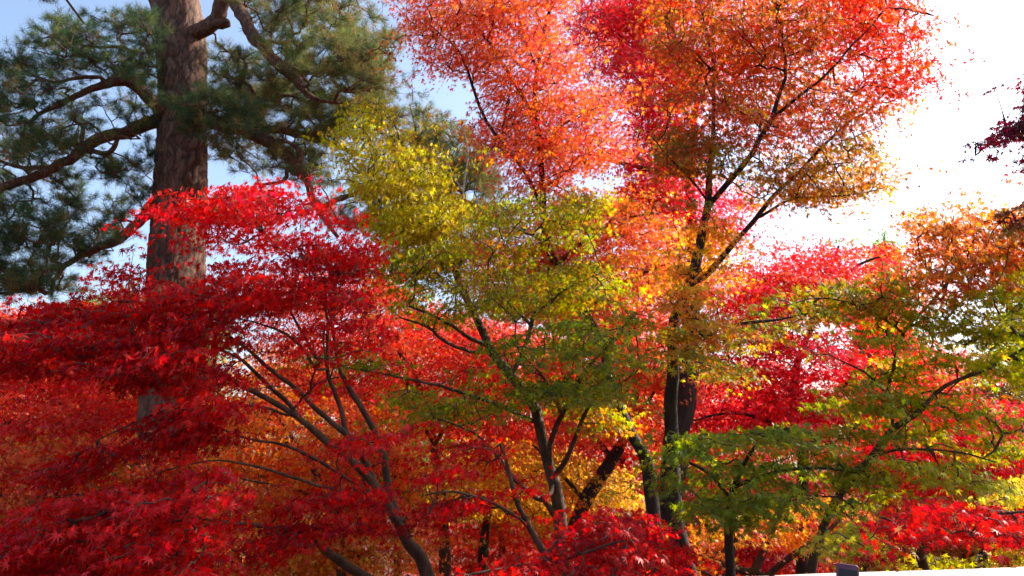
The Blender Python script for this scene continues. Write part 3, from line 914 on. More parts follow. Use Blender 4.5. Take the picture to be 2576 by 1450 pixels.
PY = [(YGREEN, 4), (YELLOW, 1.5), (LIME, 3), (GOLD, 1)]
PO = [(OLIVE, 4), (GREEN, 3), (LIME, 3), (RUST, .8), (ORANGE, .6)]
PGN = [(GREEN, 5), (LIME, 3), (OLIVE, 2), (DKGREEN, 2)]
maple('yellow_green_maple', 'yellow green maple with golden sunlit top and greener lower boughs in the middle',
      [(1430, 1452, 7.6, 18), (1414, 1374, 7.6, 16.5), (1399, 1249, 7.6, 15), (1379, 1174, 7.6, 14), (1364, 1114, 7.65, 13), (1349, 1049, 7.7, 14), (1339, 1018, 7.7, 13), (1285, 950, 7.8, 12),
       (1234, 888, 7.9, 11.5), (1214, 843, 7.95, 11), (1189, 788, 8, 10), (1164, 740, 8, 9), (1147, 699, 8.1, 8), (1132, 664, 8.1, 7), (1097, 619, 8.1, 6), (1072, 584, 8.1, 5), (1042, 549, 8.2, 5),
       (1020, 521, 8.2, 4.5), (1022, 459, 8.2, 4), (1010, 419, 8.2, 3), (1000, 349, 8.2, 2.2), (980, 290, 8.2, 1.6)],
      [[(1389, 1199, 7.6, 9), (1384, 1124, 7.5, 8.5), (1414, 1044, 7.4, 7.5), (1469, 938, 7.3, 6), (1509, 893, 7.3, 4.5), (1569, 828, 7.2, 3)],
       [(1394, 1196, 7.6, 8), (1419, 1164, 7.5, 7.5), (1439, 1114, 7.4, 6.5), (1474, 1018, 7.3, 5.5), (1524, 983, 7.2, 4), (1599, 923, 7.1, 2.5)],
       [(1414, 1044, 7.4, 5), (1374, 968, 7.2, 4.5), (1349, 933, 7.1, 3), (1300, 890, 7, 2)],
       [(1399, 1300, 7.6, 9), (1375, 1262, 7.5, 8), (1354, 1254, 7.4, 8), (1299, 1204, 7.3, 7), (1269, 1164, 7.2, 5.5), (1234, 1119, 7.1, 4), (1199, 1089, 7, 3), (1100, 1050, 6.9, 2)],
       [(1391, 1204, 7.6, 6), (1385, 1240, 7.5, 6), (1360, 1255, 7.4, 6)],
       [(1285, 950, 7.8, 7), (1334, 843, 7.9, 7), (1344, 798, 7.9, 6), (1389, 768, 7.8, 4.5), (1429, 733, 7.8, 3.5), (1520, 690, 7.7, 2)],
       [(1338, 820, 7.9, 5), (1291, 773, 7.9, 4), (1254, 733, 7.9, 3), (1230, 660, 7.9, 2), (1300, 560, 7.9, 1.6)],
       [(1225, 870, 7.9, 7), (1178, 853, 7.8, 6), (1118, 812, 7.7, 5), (1020, 770, 7.6, 3)],
       [(1200, 890, 7.9, 5), (1118, 863, 7.6, 5), (1068, 823, 7.5, 4), (1000, 800, 7.4, 3)],
       [(1042, 549, 8.2, 4.5), (985, 500, 8.2, 4), (945, 440, 8.2, 3), (920, 350, 8.2, 2)],
       [(1340, 1060, 7.7, 6), (1200, 1000, 7.2, 5), (1050, 960, 6.8, 4), (900, 930, 6.6, 3), (800, 905, 6.5, 2)]],
      [dict(poly=[(825, 315), (900, 250), (960, 260), (1035, 315), (1065, 385), (1130, 400), (1110, 470), (1155, 540), (1170, 610), (1100, 680), (980, 640), (940, 560), (960, 500), (910, 460), (850, 400)], d=(7.6, 9), cover=3.0, pal=PY, tips=GOLD),
       dict(poly=[(970, 580), (1100, 600), (1240, 650), (1480, 650), (1600, 690), (1580, 750), (1450, 780), (1300, 790), (1180, 820), (1050, 820), (980, 750), (950, 650)], d=(7.2, 8.8), cover=1.9, pal=PO),
       dict(poly=[(1180, 490), (1300, 490), (1400, 530), (1490, 460), (1530, 490), (1480, 560), (1300, 640), (1160, 640)], d=(7.4, 8.4), cover=1.5, pal=PO),
       dict(poly=[(780, 905), (850, 880), (950, 890), (990, 930), (860, 935)], d=(6.3, 6.9), cover=2.6, pal=PGN),
       dict(poly=[(1110, 950), (1240, 860), (1480, 790), (1660, 790), (1690, 880), (1560, 990), (1420, 1050), (1330, 1020), (1200, 1070), (1090, 1070), (1000, 1010), (900, 1000), (920, 980)], d=(6.4, 7.8), cover=1.6, pal=PGN),
       dict(poly=[(1430, 1000), (1560, 980), (1630, 1080), (1560, 1140), (1440, 1110)], d=(7, 8), cover=1.1, pal=PO + [(ORANGE, 2)])],
      L=.047, kind=5,
      pale=[[(1166, 742, 8, 3), (1160, 690, 8.1, 2.8), (1162, 599, 8.1, 2.6), (1165, 484, 8.1, 2.3), (1177, 389, 8.1, 1.8), (1167, 324, 8.1, 1)],
            [(1165, 484, 8.1, 2), (1145, 450, 8.1, 1.8), (1132, 424, 8.1, 1.4), (1115, 380, 8.1, .8)],
            [(1176, 395, 8.1, 1.1), (1200, 395, 8.1, .9), (1225, 370, 8.1, .5)], [(1172, 350, 8.1, .9), (1150, 325, 8.1, .7), (1140, 300, 8.1, .4)]])

POR = [(ORANGE, 2.5), (CORAL, 6), (PINKRED, 1.2), (GOLD, .4)]
PCO = [(CORAL, 6), (PINKRED, 2), (ORANGE, 2)]
maple('coral_maple', 'tall coral orange maple with slender dark forking trunk rising over the centre',
      [(1652, 1452, 10, 21), (1647, 1330, 10, 19), (1630, 1180, 10, 16), (1609, 1124, 9.9, 14.5), (1594, 1104, 9.9, 14), (1559, 1023, 9.8, 12), (1534, 963, 9.8, 13), (1519, 873, 9.7, 12), (1490, 820, 9.7, 12), (1459, 773, 9.6, 11.5),
       (1440, 733, 9.6, 11), (1400, 670, 9.5, 10), (1372, 619, 9.5, 9.5), (1362, 549, 9.4, 9), (1359, 449, 9.4, 8), (1354, 379, 9.3, 8), (1349, 324, 9.3, 8), (1339, 289, 9.3, 7), (1342, 200, 9.2, 6), (1349, 160, 9.2, 6),
       (1359, 95, 9.2, 5), (1372, 40, 9.2, 4.5), (1382, 0, 9.2, 4), (1390, -80, 9.2, 3)],
      [[(1339, 289, 9.3, 6), (1317, 250, 9.2, 6), (1287, 200, 9.1, 5.5), (1252, 140, 9, 5), (1217, 90, 9, 4), (1197, 65, 9, 3), (1150, 10, 8.9, 2)],
       [(1362, 520, 9.4, 6), (1320, 440, 9.3, 6), (1272, 374, 9.2, 6), (1242, 339, 9.1, 5.5), (1207, 270, 9, 5), (1187, 215, 8.9, 4.5), (1162, 140, 8.8, 3.5), (1137, 110, 8.8, 2.5), (1080, 60, 8.8, 1.8)],
       [(1258, 360, 9.2, 4), (1262, 329, 9.2, 4), (1270, 275, 9.2, 3.5), (1282, 210, 9.2, 2.5)],
       [(1357, 374, 9.3, 4), (1392, 339, 9.4, 3.5), (1422, 309, 9.4, 3), (1480, 270, 9.5, 2)],
       [(1345, 165, 9.2, 4), (1310, 60, 9.3, 3), (1280, -10, 9.3, 2)],
       [(1360, 480, 9.4, 4), (1440, 420, 9.5, 3.4), (1520, 350, 9.6, 2.4)],
       [(1400, 670, 9.5, 6), (1480, 600, 9.6, 5), (1560, 560, 9.7, 4), (1650, 540, 9.8, 2.5)],
       [(1475, 795, 9.6, 6), (1540, 730, 9.9, 5), (1620, 690, 10, 4), (1700, 660, 10, 2.5)]],
      [dict(poly=[(1005, 20), (1030, -80), (1450, -80), (1430, 40), (1400, 120), (1330, 160), (1260, 200), (1180, 200), (1150, 180), (1050, 140)], d=(8.4, 9.8), cover=3.0, pal=POR + [(CORAL, 2)]),
       dict(poly=[(1180, 200), (1330, 160), (1400, 120), (1460, 110), (1460, 180), (1560, 230), (1580, 330), (1590, 390), (1500, 410), (1400, 480), (1340, 520), (1260, 470), (1210, 370), (1180, 320), (1200, 250)], d=(8.6, 10.2), cover=2.7, pal=PCO + [(ORANGE, 2)]),
       dict(poly=[(1350, 520), (1450, 470), (1560, 500), (1680, 520), (1720, 620), (1700, 740), (1560, 720), (1400, 640), (1240, 560), (1230, 420)], d=(9.2, 10.6), cover=2.2, pal=POR + [(GOLD, 1.5), (YGREEN, .7)]),
       dict(poly=[(1180, 600), (1400, 620), (1560, 690), (1560, 800), (1300, 810), (1150, 720)], d=(9.6, 11), cover=2.4, pal=POR),
       dict(poly=[(1050, 130), (1150, 170), (1120, 190), (1060, 170)], d=(8.6, 9), cover=1.2, pal=POR)],
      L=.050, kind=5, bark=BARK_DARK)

PR = [(PINKRED, 5), (SCARLET, 4), (CORAL, 1)]
maple('scarlet_maple', 'tall pinkish scarlet maple behind the coral and the rust maples, at the top',
      [(1700, 1110, 11.5, 30), (1722, 1033, 11.5, 28), (1732, 923, 11.6, 25), (1738, 820, 11.7, 22), (1745, 700, 11.8, 18), (1740, 560, 11.9, 15), (1735, 420, 12, 12), (1745, 300, 12, 9), (1750, 240, 12, 7), (1700, 120, 12, 5), (1680, 0, 12, 4), (1670, -100, 12, 3)],
      [[(1738, 440, 12, 9), (1690, 440, 11.8, 9), (1640, 430, 11.7, 8), (1560, 412, 11.6, 6), (1500, 400, 11.5, 3)],
       [(1748, 250, 12, 6), (1720, 215, 11.8, 6), (1660, 160, 11.7, 4.5), (1590, 110, 11.6, 3), (1520, 60, 11.5, 2)],
       [(1745, 300, 12, 6), (1700, 260, 11.9, 4), (1620, 220, 11.9, 3), (1560, 170, 11.9, 2)],
       [(1740, 560, 11.9, 7), (1680, 520, 11.9, 5), (1600, 480, 11.8, 3)],
       [(1742, 350, 12, 7), (1820, 250, 12.2, 5), (1900, 120, 12.3, 3), (1960, 20, 12.3, 2)]],
      [dict(poly=[(1440, -80), (1750, -80), (1760, 200), (1740, 310), (1620, 330), (1580, 240), (1480, 190), (1470, 110), (1420, 60)], d=(10.6, 12.2), cover=2.8, pal=PR),
       dict(poly=[(1750, -80), (2250, -80), (2280, 40), (2200, 100), (2000, 160), (1800, 260), (1750, 200)], d=(11.8, 13), cover=.7, pal=PR),
       dict(poly=[(1580, 240), (1740, 310), (1740, 560), (1650, 560), (1560, 520), (1570, 430), (1610, 380)], d=(11.4, 12.6), cover=2.7, pal=PR + [(CRIMSON, 3)]),
       dict(poly=[(1740, 520), (1860, 440), (1900, 500), (1820, 600), (1740, 780), (1680, 800), (1640, 620)], d=(11.6, 12.6), cover=1.8, pal=PR)],
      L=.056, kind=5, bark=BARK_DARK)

PRU = [(RUST, 4), (ORANGE, 1.6), (BROWN, 1.2), (OLIVE, 2), (GOLD, .5), (CORAL, 2.5), (SCARLET, 3.5)]
POL = [(OLIVE, 3), (RUST, 3), (BROWN, 3), (ORANGE, 1), (GREEN, 1)]
maple('rust_maple', 'large rust and orange maple with black forked trunk against the white sky',
      [(1727, 1452, 7.6, 25), (1710, 1374, 7.6, 23), (1698, 1300, 7.6, 20), (1692, 1150, 7.6, 17), (1687, 1023, 7.6, 16.5), (1693, 950, 7.6, 15.5), (1694, 873, 7.6, 15), (1697, 805, 7.6, 14.5), (1715, 770, 7.6, 14), (1735, 723, 7.6, 14),
       (1755, 649, 7.6, 13), (1770, 574, 7.6, 11.5), (1782, 519, 7.6, 10), (1785, 424, 7.7, 7), (1795, 349, 7.8, 6), (1797, 250, 7.8, 5), (1797, 175, 7.9, 4), (1780, 90, 7.9, 3), (1760, 0, 7.9, 2.4), (1750, -90, 7.9, 2)],
      [[(1782, 519, 7.6, 9), (1835, 459, 7.5, 9), (1889, 389, 7.4, 8.5), (1914, 339, 7.3, 8), (1934, 309, 7.3, 7.5), (1954, 245, 7.3, 6), (1974, 195, 7.3, 5.5), (1974, 140, 7.3, 4.5), (1964, 60, 7.3, 3.5), (1954, 0, 7.3, 2.5), (1945, -80, 7.3, 2)],
       [(1934, 309, 7.3, 6), (2014, 245, 7.1, 5), (2074, 195, 7, 4), (2150, 110, 6.9, 3), (2180, 80, 6.9, 2.5), (2230, 20, 6.8, 2)],
       [(1745, 708, 7.6, 9), (1785, 684, 7.7, 9), (1820, 639, 7.7, 9), (1865, 589, 7.7, 8), (1904, 549, 7.7, 7.5), (1954, 489, 7.7, 6.5), (2009, 439, 7.7, 5.5), (2059, 384, 7.7, 5), (2094, 349, 7.7, 4), (2134, 309, 7.7, 3.5), (2184, 280, 7.7, 3), (2230, 235, 7.7, 2.4), (2300, 180, 7.7, 1.8)],
       [(1904, 549, 7.7, 5), (1954, 519, 7.6, 4), (2009, 497, 7.5, 3.5), (2084, 492, 7.4, 3), (2159, 484, 7.4, 2.2), (2220, 470, 7.4, 1.6)],
       [(2094, 349, 7.7, 3), (2150, 240, 7.8, 2.6), (2220, 150, 7.8, 2.2), (2290, 95, 7.8, 1.8), (2330, 78, 7.8, 1.6), (2360, 55, 7.8, 1.2), (2388, 30, 7.8, .8)],
       [(2330, 78, 7.8, 1.2), (2352, 76, 7.8, .9), (2385, 64, 7.8, .7)],
       [(2345, 66, 7.8, 1.0), (2362, 40, 7.8, .8), (2372, 22, 7.8, .6)],
       [(2009, 440, 7.7, 3), (2060, 420, 7.6, 2.6), (2140, 410, 7.5, 2)],
       [(1782, 510, 7.6, 4), (1730, 440, 7.5, 3.5), (1690, 400, 7.4, 2.6), (1640, 340, 7.4, 2)],
       [(1797, 180, 7.9, 4), (1750, 150, 7.8, 3.6), (1700, 100, 7.8, 2.8), (1680, 30, 7.8, 2)],
       [(1797, 200, 7.9, 3), (1840, 130, 7.9, 2.5), (1870, 40, 7.9, 2)],
       [(1700, 860, 7.6, 8), (1740, 841, 7.4, 7), (1785, 831, 7.2, 6), (1885, 818, 7, 5), (1975, 808, 6.9, 3.5), (2060, 790, 6.8, 2)]],
      [dict(poly=[(2060, -90), (2270, -90), (2315, 70), (2350, 150), (2320, 230), (2240, 260), (2160, 230), (2110, 120)], d=(6.6, 8.2), cover=2.0, pal=[(SCARLET, 4), (CRIMSON, 2), (RUST, 2), (CORAL, 2)], tips=SCARLET),
       dict(poly=[(1640, -90), (2060, -90), (2110, 120), (2160, 240), (2230, 280), (2130, 320), (2000, 370), (1900, 390), (1800, 320), (1720, 290), (1660, 250), (1640, 150)], d=(6.8, 8.4), cover=2.0, pal=PRU),
       dict(poly=[(1640, 310), (1800, 320), (1860, 400), (1800, 490), (1740, 540), (1660, 440)], d=(7, 8), cover=2.0, pal=POL),
       dict(poly=[(1900, 400), (2000, 380), (2130, 340), (2230, 380), (2240, 460), (2180, 510), (2080, 520), (1960, 510), (1890, 560), (1850, 490)], d=(7, 8.2), cover=1.9, pal=POL + [(GOLD, 2), (ORANGE, 2)]),
       dict(poly=[(2150, 270), (2250, 270), (2330, 200), (2300, 260), (2240, 290)], d=(7, 7.8), cover=1.5, pal=[(GOLD, 2), (ORANGE, 3), (CORAL, 2)]),
       dict(poly=[(1800, 530), (1870, 590), (1850, 690), (1780, 750), (1660, 740), (1680, 650)], d=(7, 8), cover=1.7, pal=[(GOLD, 3), (ORANGE, 4), (YGREEN, 2), (CORAL, 1)]),
       dict(poly=[(1630, 730), (1770, 690), (1800, 800), (1770, 870), (1650, 880)], d=(6.8, 7.4), cover=1.0, pal=[(GOLD, 2), (ORANGE, 4), (OLIVE, 2), (LIME, 1)]),
       dict(poly=[(1640, 840), (1760, 800), (1900, 790), (2080, 770), (2060, 830), (1900, 850), (1880, 940), (1800, 970), (1740, 890), (1660, 900)], d=(6.6, 7.8), cover=1.5, pal=[(LIME, 2), (OLIVE, 3), (GREEN, 2), (GOLD, 1), (ORANGE, 3), (RUST, 1)])],
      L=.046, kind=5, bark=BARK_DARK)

PGD = [(YGREEN, 3), (GOLD, 1), (LIME, 4), (GREEN, 2)]
maple('turning_maple', 'leaning yellow green maple turning orange at its top, against the right edge',
      [(2036, 1452, 6.6, 11), (2061, 1374, 6.6, 10.5), (2071, 1324, 6.6, 10), (2110, 1245, 6.5, 10), (2181, 1159, 6.4, 9.5), (2211, 1119, 6.4, 9), (2246, 1074, 6.3, 8.5), (2296, 1044, 6.2, 7), (2336, 1004, 6.2, 6), (2376, 968, 6.1, 5), (2486, 923, 6, 4), (2600, 860, 5.9, 3)],
      [[(2246, 1074, 6.3, 5), (2241, 1024, 6.4, 4.5), (2231, 993, 6.4, 4), (2180, 940, 6.4, 3), (2100, 900, 6.4, 2)],
       [(2241, 1040, 6.4, 4), (2290, 1000, 6.5, 3.5), (2340, 985, 6.5, 2.5)],
       [(2231, 993, 6.4, 5), (2250, 900, 6.6, 5), (2276, 823, 6.7, 5), (2326, 773, 6.8, 4.5), (2373, 719, 6.8, 4.2), (2408, 674, 6.8, 4), (2483, 629, 6.8, 3), (2533, 589, 6.8, 2.4), (2600, 520, 6.8, 2)],
       [(2373, 719, 6.8, 3), (2390, 620, 6.9, 2.4), (2400, 540, 6.9, 1.8)],
       [(2270, 840, 6.7, 4), (2180, 780, 6.5, 3), (2060, 750, 6.4, 2.4), (1960, 770, 6.3, 1.8)],
       [(2190, 1150, 6.4, 4), (2280, 1130, 6.1, 3.5), (2400, 1140, 5.9, 2.5), (2500, 1170, 5.8, 2)]],
      [dict(poly=[(2290, 600), (2330, 500), (2440, 505), (2530, 540), (2680, 450), (2700, 700), (2600, 720), (2480, 780), (2310, 770), (2270, 690)], d=(6, 7.4), cover=2.1, pal=[(RUST, 4), (ORANGE, 3), (BROWN, 2), (CORAL, 2), (OLIVE, 1)]),
       dict(poly=[(1910, 750), (2050, 710), (2250, 690), (2300, 750), (2200, 790), (2000, 840), (1880, 840)], d=(5.9, 6.8), cover=1.7, pal=[(OLIVE, 4), (GREEN, 4), (RUST, 2), (LIME, 1), (ORANGE, 1)]),
       dict(poly=[(2150, 790), (2440, 740), (2560, 680), (2700, 660), (2700, 1000), (2500, 950), (2300, 940), (2170, 890)], d=(5.7, 7), cover=1.6, pal=PGD + [(GREEN, 2)]),
       dict(poly=[(2030, 990), (2150, 900), (2300, 950), (2480, 990), (2700, 1050), (2700, 1120), (2500, 1160), (2350, 1130), (2220, 1110), (2110, 1070)], d=(5.6, 6.8), cover=1.3, pal=[(OLIVE, 3), (LIME, 3), (GREEN, 4), (GOLD, .7)]),
       dict(poly=[(2200, 1140), (2500, 1170), (2620, 1230), (2450, 1240), (2280, 1200)], d=(5.5, 6.2), cover=1.8, pal=PGD)],
      L=.045, kind=7)

maple('green_maple', 'low dark green maple spreading a flat shelf of leaves above the wall, lower right',
      [(1835, 1452, 6.3, 11), (1830, 1324, 6.3, 10), (1840, 1240, 6.2, 8), (1860, 1180, 6.1, 6), (1900, 1120, 6, 4)],
      [[(1838, 1260, 6.2, 6), (1780, 1200, 6, 5), (1710, 1170, 5.9, 3)],
       [(1845, 1230, 6.2, 6), (1950, 1190, 6, 5), (2060, 1180, 5.9, 4), (2160, 1190, 5.8, 2.5)],
       [(1832, 1300, 6.3, 5), (1900, 1270, 6, 4), (2010, 1250, 5.8, 3), (2120, 1250, 5.7, 2)]],
      [dict(poly=[(1600, 1150), (1740, 1085), (1900, 1060), (2040, 1080), (2160, 1070), (2260, 1160), (2290, 1240), (2150, 1280), (2000, 1270), (1900, 1310), (1760, 1330), (1690, 1290), (1650, 1230)], d=(5.4, 6.5), cover=1.5, pal=PGN + [(DKGREEN, 1)])],
      L=.045, kind=7, bark=BARK_DARK)

maple('dark_red_maple', 'dark red maple reaching in from the right edge against the white sky',
      [(2900, 1300, 5.4, 30), (2860, 900, 5.4, 24), (2820, 600, 5.4, 18), (2760, 420, 5.3, 12), (2690, 330, 5.2, 7), (2600, 300, 5.1, 4), (2520, 330, 5, 2.4), (2450, 390, 5, 1.6)],
      [[(2690, 330, 5.2, 5), (2610, 240, 5.1, 3), (2570, 190, 5, 2)], [(2800, 560, 5.4, 7), (2680, 520, 5.2, 4), (2580, 520, 5.1, 2.4), (2520, 560, 5, 1.8)]],
      [dict(poly=[(2550, 190), (2620, 170), (2720, 180), (2720, 300), (2590, 290)], d=(4.8, 5.4), cover=2.3, pal=[((.07, .004, .012), 4), (MAROON, 2), (CRIMSON, .6)], r=.10, per=12),
       dict(poly=[(2480, 320), (2600, 280), (2720, 290), (2720, 430), (2580, 410), (2520, 370)], d=(4.8, 5.4), cover=2.3, pal=[((.07, .004, .012), 4), (MAROON, 2), (CRIMSON, .6)], r=.10, per=12),
       dict(poly=[(2445, 370), (2500, 340), (2500, 370), (2460, 400)], d=(4.9, 5.2), cover=2.2, pal=[((.07, .004, .012), 4), (MAROON, 2), (CRIMSON, .6)], r=.07, per=8),
       dict(poly=[(2510, 530), (2600, 480), (2720, 470), (2720, 620), (2600, 600), (2540, 590)], d=(4.9, 5.5), cover=2.2, pal=[(MAROON, 3), (BROWN, 3), (OLIVE, 1)], r=.10, per=12)],
      L=.046, kind=7, bark=BARK_DARK)

maple('bright_red_maple', 'bright red maple with drooping glossy sprays above the wall top, lower right corner',
      [(2330, 1452, 5.2, 11), (2310, 1400, 5.1, 10), (2340, 1350, 5, 8), (2420, 1310, 4.8, 6), (2500, 1290, 4.6, 4), (2580, 1280, 4.5, 2.5)],
      [[(2330, 1365, 5, 5), (2280, 1320, 4.9, 4), (2220, 1300, 4.8, 2.5)], [(2420, 1310, 4.8, 4), (2440, 1350, 4.6, 3), (2480, 1380, 4.5, 2)]],
      [dict(poly=[(2190, 1290), (2300, 1240), (2420, 1260), (2560, 1300), (2700, 1260), (2700, 1380), (2520, 1385), (2420, 1370), (2310, 1375), (2240, 1340)], d=(4.4, 5.1), cover=2.0, pal=PC + [(SCARLET, 2)], droop=.8)],
      L=.040, kind=7)

maple('yellow_shrub', 'small yellow green maple sapling just behind the phone and the wall', [(2180, 1455, 5.2, 5), (2170, 1400, 5.1, 4), (2150, 1340, 5, 2.5)],
      [[(2172, 1400, 5.1, 3), (2110, 1370, 5, 2)], [(2172, 1390, 5.1, 3), (2220, 1370, 5, 2)]],
      [dict(poly=[(2070, 1350), (2130, 1310), (2210, 1340), (2240, 1400), (2190, 1430), (2090, 1410)], d=(4.7, 5.3), cover=2.2, pal=[(YGREEN, 4), (YELLOW, 2), (LIME, 3)], r=.09, per=14)],
      L=.035, kind=7, r_tip=.0015)

maple('golden_maple', 'golden yellow maple boughs low at the right edge behind the bright red maple',
      [(2700, 1452, 7.5, 16), (2690, 1350, 7.5, 15), (2650, 1240, 7.4, 11), (2600, 1220, 7.3, 7), (2530, 1240, 7.2, 4), (2480, 1270, 7.1, 2)],
      [[(2650, 1240, 7.4, 6), (2560, 1270, 7.1, 4), (2500, 1290, 7, 2)]],
      [dict(poly=[(2480, 1250), (2560, 1200), (2720, 1180), (2720, 1420), (2560, 1410), (2490, 1320)], d=(6.8, 7.8), cover=2.4, pal=[(YELLOW, 4), (YGREEN, 3), (GOLD, 3)]),
       dict(poly=[(2240, 1395), (2400, 1380), (2480, 1400), (2470, 1440), (2250, 1440)], d=(6.4, 7.2), cover=1.5, pal=[(YGREEN, 3), (OLIVE, 3), (LIME, 2)])], L=.046, kind=5)

# --- second rank
PHR = [(SCARLET, 5), (PINKRED, 4), (CRIMSON, 1)]
maple('hot_red_maple', 'hot red maple glowing behind the rust maple trunk and the green boughs, right of centre',
      [(2020, 1452, 12.5, 16), (2021, 1200, 12.5, 14), (2018, 1060, 12.5, 12), (2000, 1000, 12.6, 10), (2010, 900, 12.8, 8), (2060, 780, 13, 6), (2090, 680, 13, 4), (2110, 620, 13, 3)],
      [[(2018, 1080, 12.5, 8), (2070, 1020, 12.4, 7), (2160, 940, 12.3, 5), (2260, 880, 12.2, 3)],
       [(2003, 1010, 12.6, 8), (1960, 960, 12.5, 6), (1860, 930, 12.4, 5), (1760, 930, 12.3, 3)],
       [(2020, 1130, 12.5, 8), (1930, 1060, 12.3, 6), (1840, 1040, 12.2, 4), (1740, 1060, 12.1, 3)],
       [(2050, 800, 13, 5), (1990, 720, 13, 4), (1930, 690, 13, 3)],
       [(2075, 740, 13, 5), (2160, 670, 13, 4), (2240, 640, 13, 3)]],
      [dict(poly=[(1870, 680), (1990, 600), (2020, 590), (2060, 600), (2080, 640), (2210, 610), (2270, 630), (2270, 700), (2260, 800), (1840, 820), (1850, 700)], d=(12.2, 13.6), cover=2.0, pal=PHR + [(CORAL, 3)]),
       dict(poly=[(1760, 720), (1860, 650), (1980, 740), (2000, 880), (1860, 920), (1740, 900)], d=(11.8, 13.2), cover=1.7, pal=PHR + [(CORAL, 2)]),
       dict(poly=[(1720, 900), (1900, 880), (2080, 820), (2300, 850), (2420, 900), (2300, 1090), (2100, 1110), (1900, 1110), (1720, 1080)], d=(11.6, 13.6), cover=2.0, pal=PHR)],
      L=.062, kind=5, bark=BARK_DARK)

maple('salmon_maple', 'salmon orange maple filling the gap between the yellow green trunk and the black trunk',
      [(1440, 1452, 12.5, 20), (1450, 1320, 12.5, 18), (1484, 1239, 12.5, 17), (1534, 1164, 12.5, 15), (1580, 1080, 12.6, 11), (1600, 960, 12.7, 8), (1580, 840, 12.8, 6), (1560, 740, 12.9, 4)],
      [[(1540, 1155, 12.5, 9), (1480, 1080, 12.4, 8), (1430, 1000, 12.3, 6), (1400, 880, 12.2, 4)],
       [(1585, 1070, 12.6, 7), (1640, 1000, 12.6, 5), (1690, 900, 12.6, 3)],
       [(1470, 1260, 12.5, 7), (1400, 1180, 12.3, 5), (1340, 1120, 12.2, 3)]],
      [dict(poly=[(1380, 720), (1560, 700), (1710, 680), (1710, 1150), (1560, 1120), (1400, 1110), (1350, 1040)], d=(11.6, 13.6), cover=1.9, pal=PCO + [(ORANGE, 2), (SCARLET, 2)])],
      L=.062, kind=5, bark=BARK_DARK)

maple('vermilion_maple', 'vermilion maple behind the upright stems of the crimson maple, left of centre',
      [(1120, 1452, 13, 14), (1110, 1250, 13, 13), (1080, 1080, 13, 10), (1050, 960, 13, 7), (1000, 880, 13, 4)],
      [[(1090, 1120, 13, 7), (1180, 1010, 13, 5), (1290, 930, 13, 3)], [(1060, 990, 13, 6), (920, 900, 12.8, 5), (780, 840, 12.7, 3)], [(1085, 1090, 13, 6), (950, 1020, 12.7, 5), (800, 960, 12.6, 3)]],
      [dict(poly=[(640, 700), (760, 660), (940, 690), (1010, 740), (1140, 790), (1300, 800), (1390, 880), (1380, 1090), (1080, 1090), (950, 1050), (640, 980)], d=(12, 13.8), cover=2.2, pal=[(SCARLET, 4), (CORAL, 4), (PINKRED, 2)])],
      L=.062, kind=5)

maple('amber_maple', 'amber orange maple showing through the arching stems of the crimson maple',
      [(860, 1452, 10.8, 12), (850, 1330, 10.8, 11), (800, 1200, 10.8, 8), (740, 1110, 10.8, 5), (700, 1050, 10.8, 3)],
      [[(840, 1300, 10.8, 7), (920, 1200, 10.8, 5), (980, 1120, 10.8, 3)], [(820, 1250, 10.8, 6), (700, 1220, 10.7, 4), (600, 1200, 10.6, 2.5)], [(850, 1350, 10.8, 5), (750, 1320, 10.6, 4), (660, 1330, 10.5, 2.5)]],
      [dict(poly=[(520, 1020), (760, 970), (1060, 1040), (1070, 1330), (900, 1300), (700, 1330), (560, 1300), (540, 1180)], d=(10.2, 11.8), cover=1.6, mix=.5, pal=[(ORANGE, 5), (GOLD, 2), (CORAL, 5), (SCARLET, 4)]),
       dict(poly=[(600, 1330), (900, 1300), (1070, 1330), (1070, 1480), (600, 1480)], d=(10.4, 11.4), cover=1.1, pal=[(ORANGE, 3), (GOLD, 4), (RUST, 2), (SCARLET, 2), (OLIVE, 1)])],
      L=.056, kind=5)

maple('lemon_maple', 'lemon yellow maple between the red sprays at the bottom centre',
      [(1215, 1452, 13.6, 12), (1216, 1390, 13.6, 12), (1225, 1320, 13.6, 10), (1240, 1230, 13.6, 7), (1250, 1150, 13.6, 4)],
      [[(1235, 1260, 13.6, 6), (1330, 1190, 13.5, 4), (1420, 1160, 13.4, 3)], [(1230, 1290, 13.6, 6), (1150, 1220, 13.4, 4), (1090, 1170, 13.3, 3)]],
      [dict(poly=[(1060, 1120), (1400, 1110), (1600, 1190), (1630, 1310), (1400, 1330), (1220, 1300), (1060, 1290)], d=(12.6, 14.2), cover=1.8, pal=[(GOLD, 4), (YELLOW, 4), (ORANGE, 1.5), (YGREEN, 2), (CORAL, 1)])],
      L=.062, kind=5, bark=BARK_DARK)

maple('rosy_maple', 'rosy red maple in the left background under the crimson sprays',
      [(170, 1452, 13, 14), (180, 1250, 13, 13), (210, 1100, 13, 10), (200, 980, 13, 7), (150, 880, 13, 4)],
      [[(205, 1120, 13, 7), (290, 1010, 13, 5), (360, 930, 13, 3)], [(205, 1060, 13, 6), (100, 980, 12.8, 5), (0, 930, 12.6, 3)], [(190, 1180, 13, 6), (80, 1100, 12.8, 5), (-40, 1060, 12.6, 3)]],
      [dict(poly=[(-160, 790), (400, 770), (560, 960), (430, 1130), (200, 1140), (-160, 1130)], d=(12, 13.8), cover=2.3, pal=[(SCARLET, 4), (CORAL, 4), (PINKRED, 3), (OLIVE, .4)])],
      L=.062, kind=5)

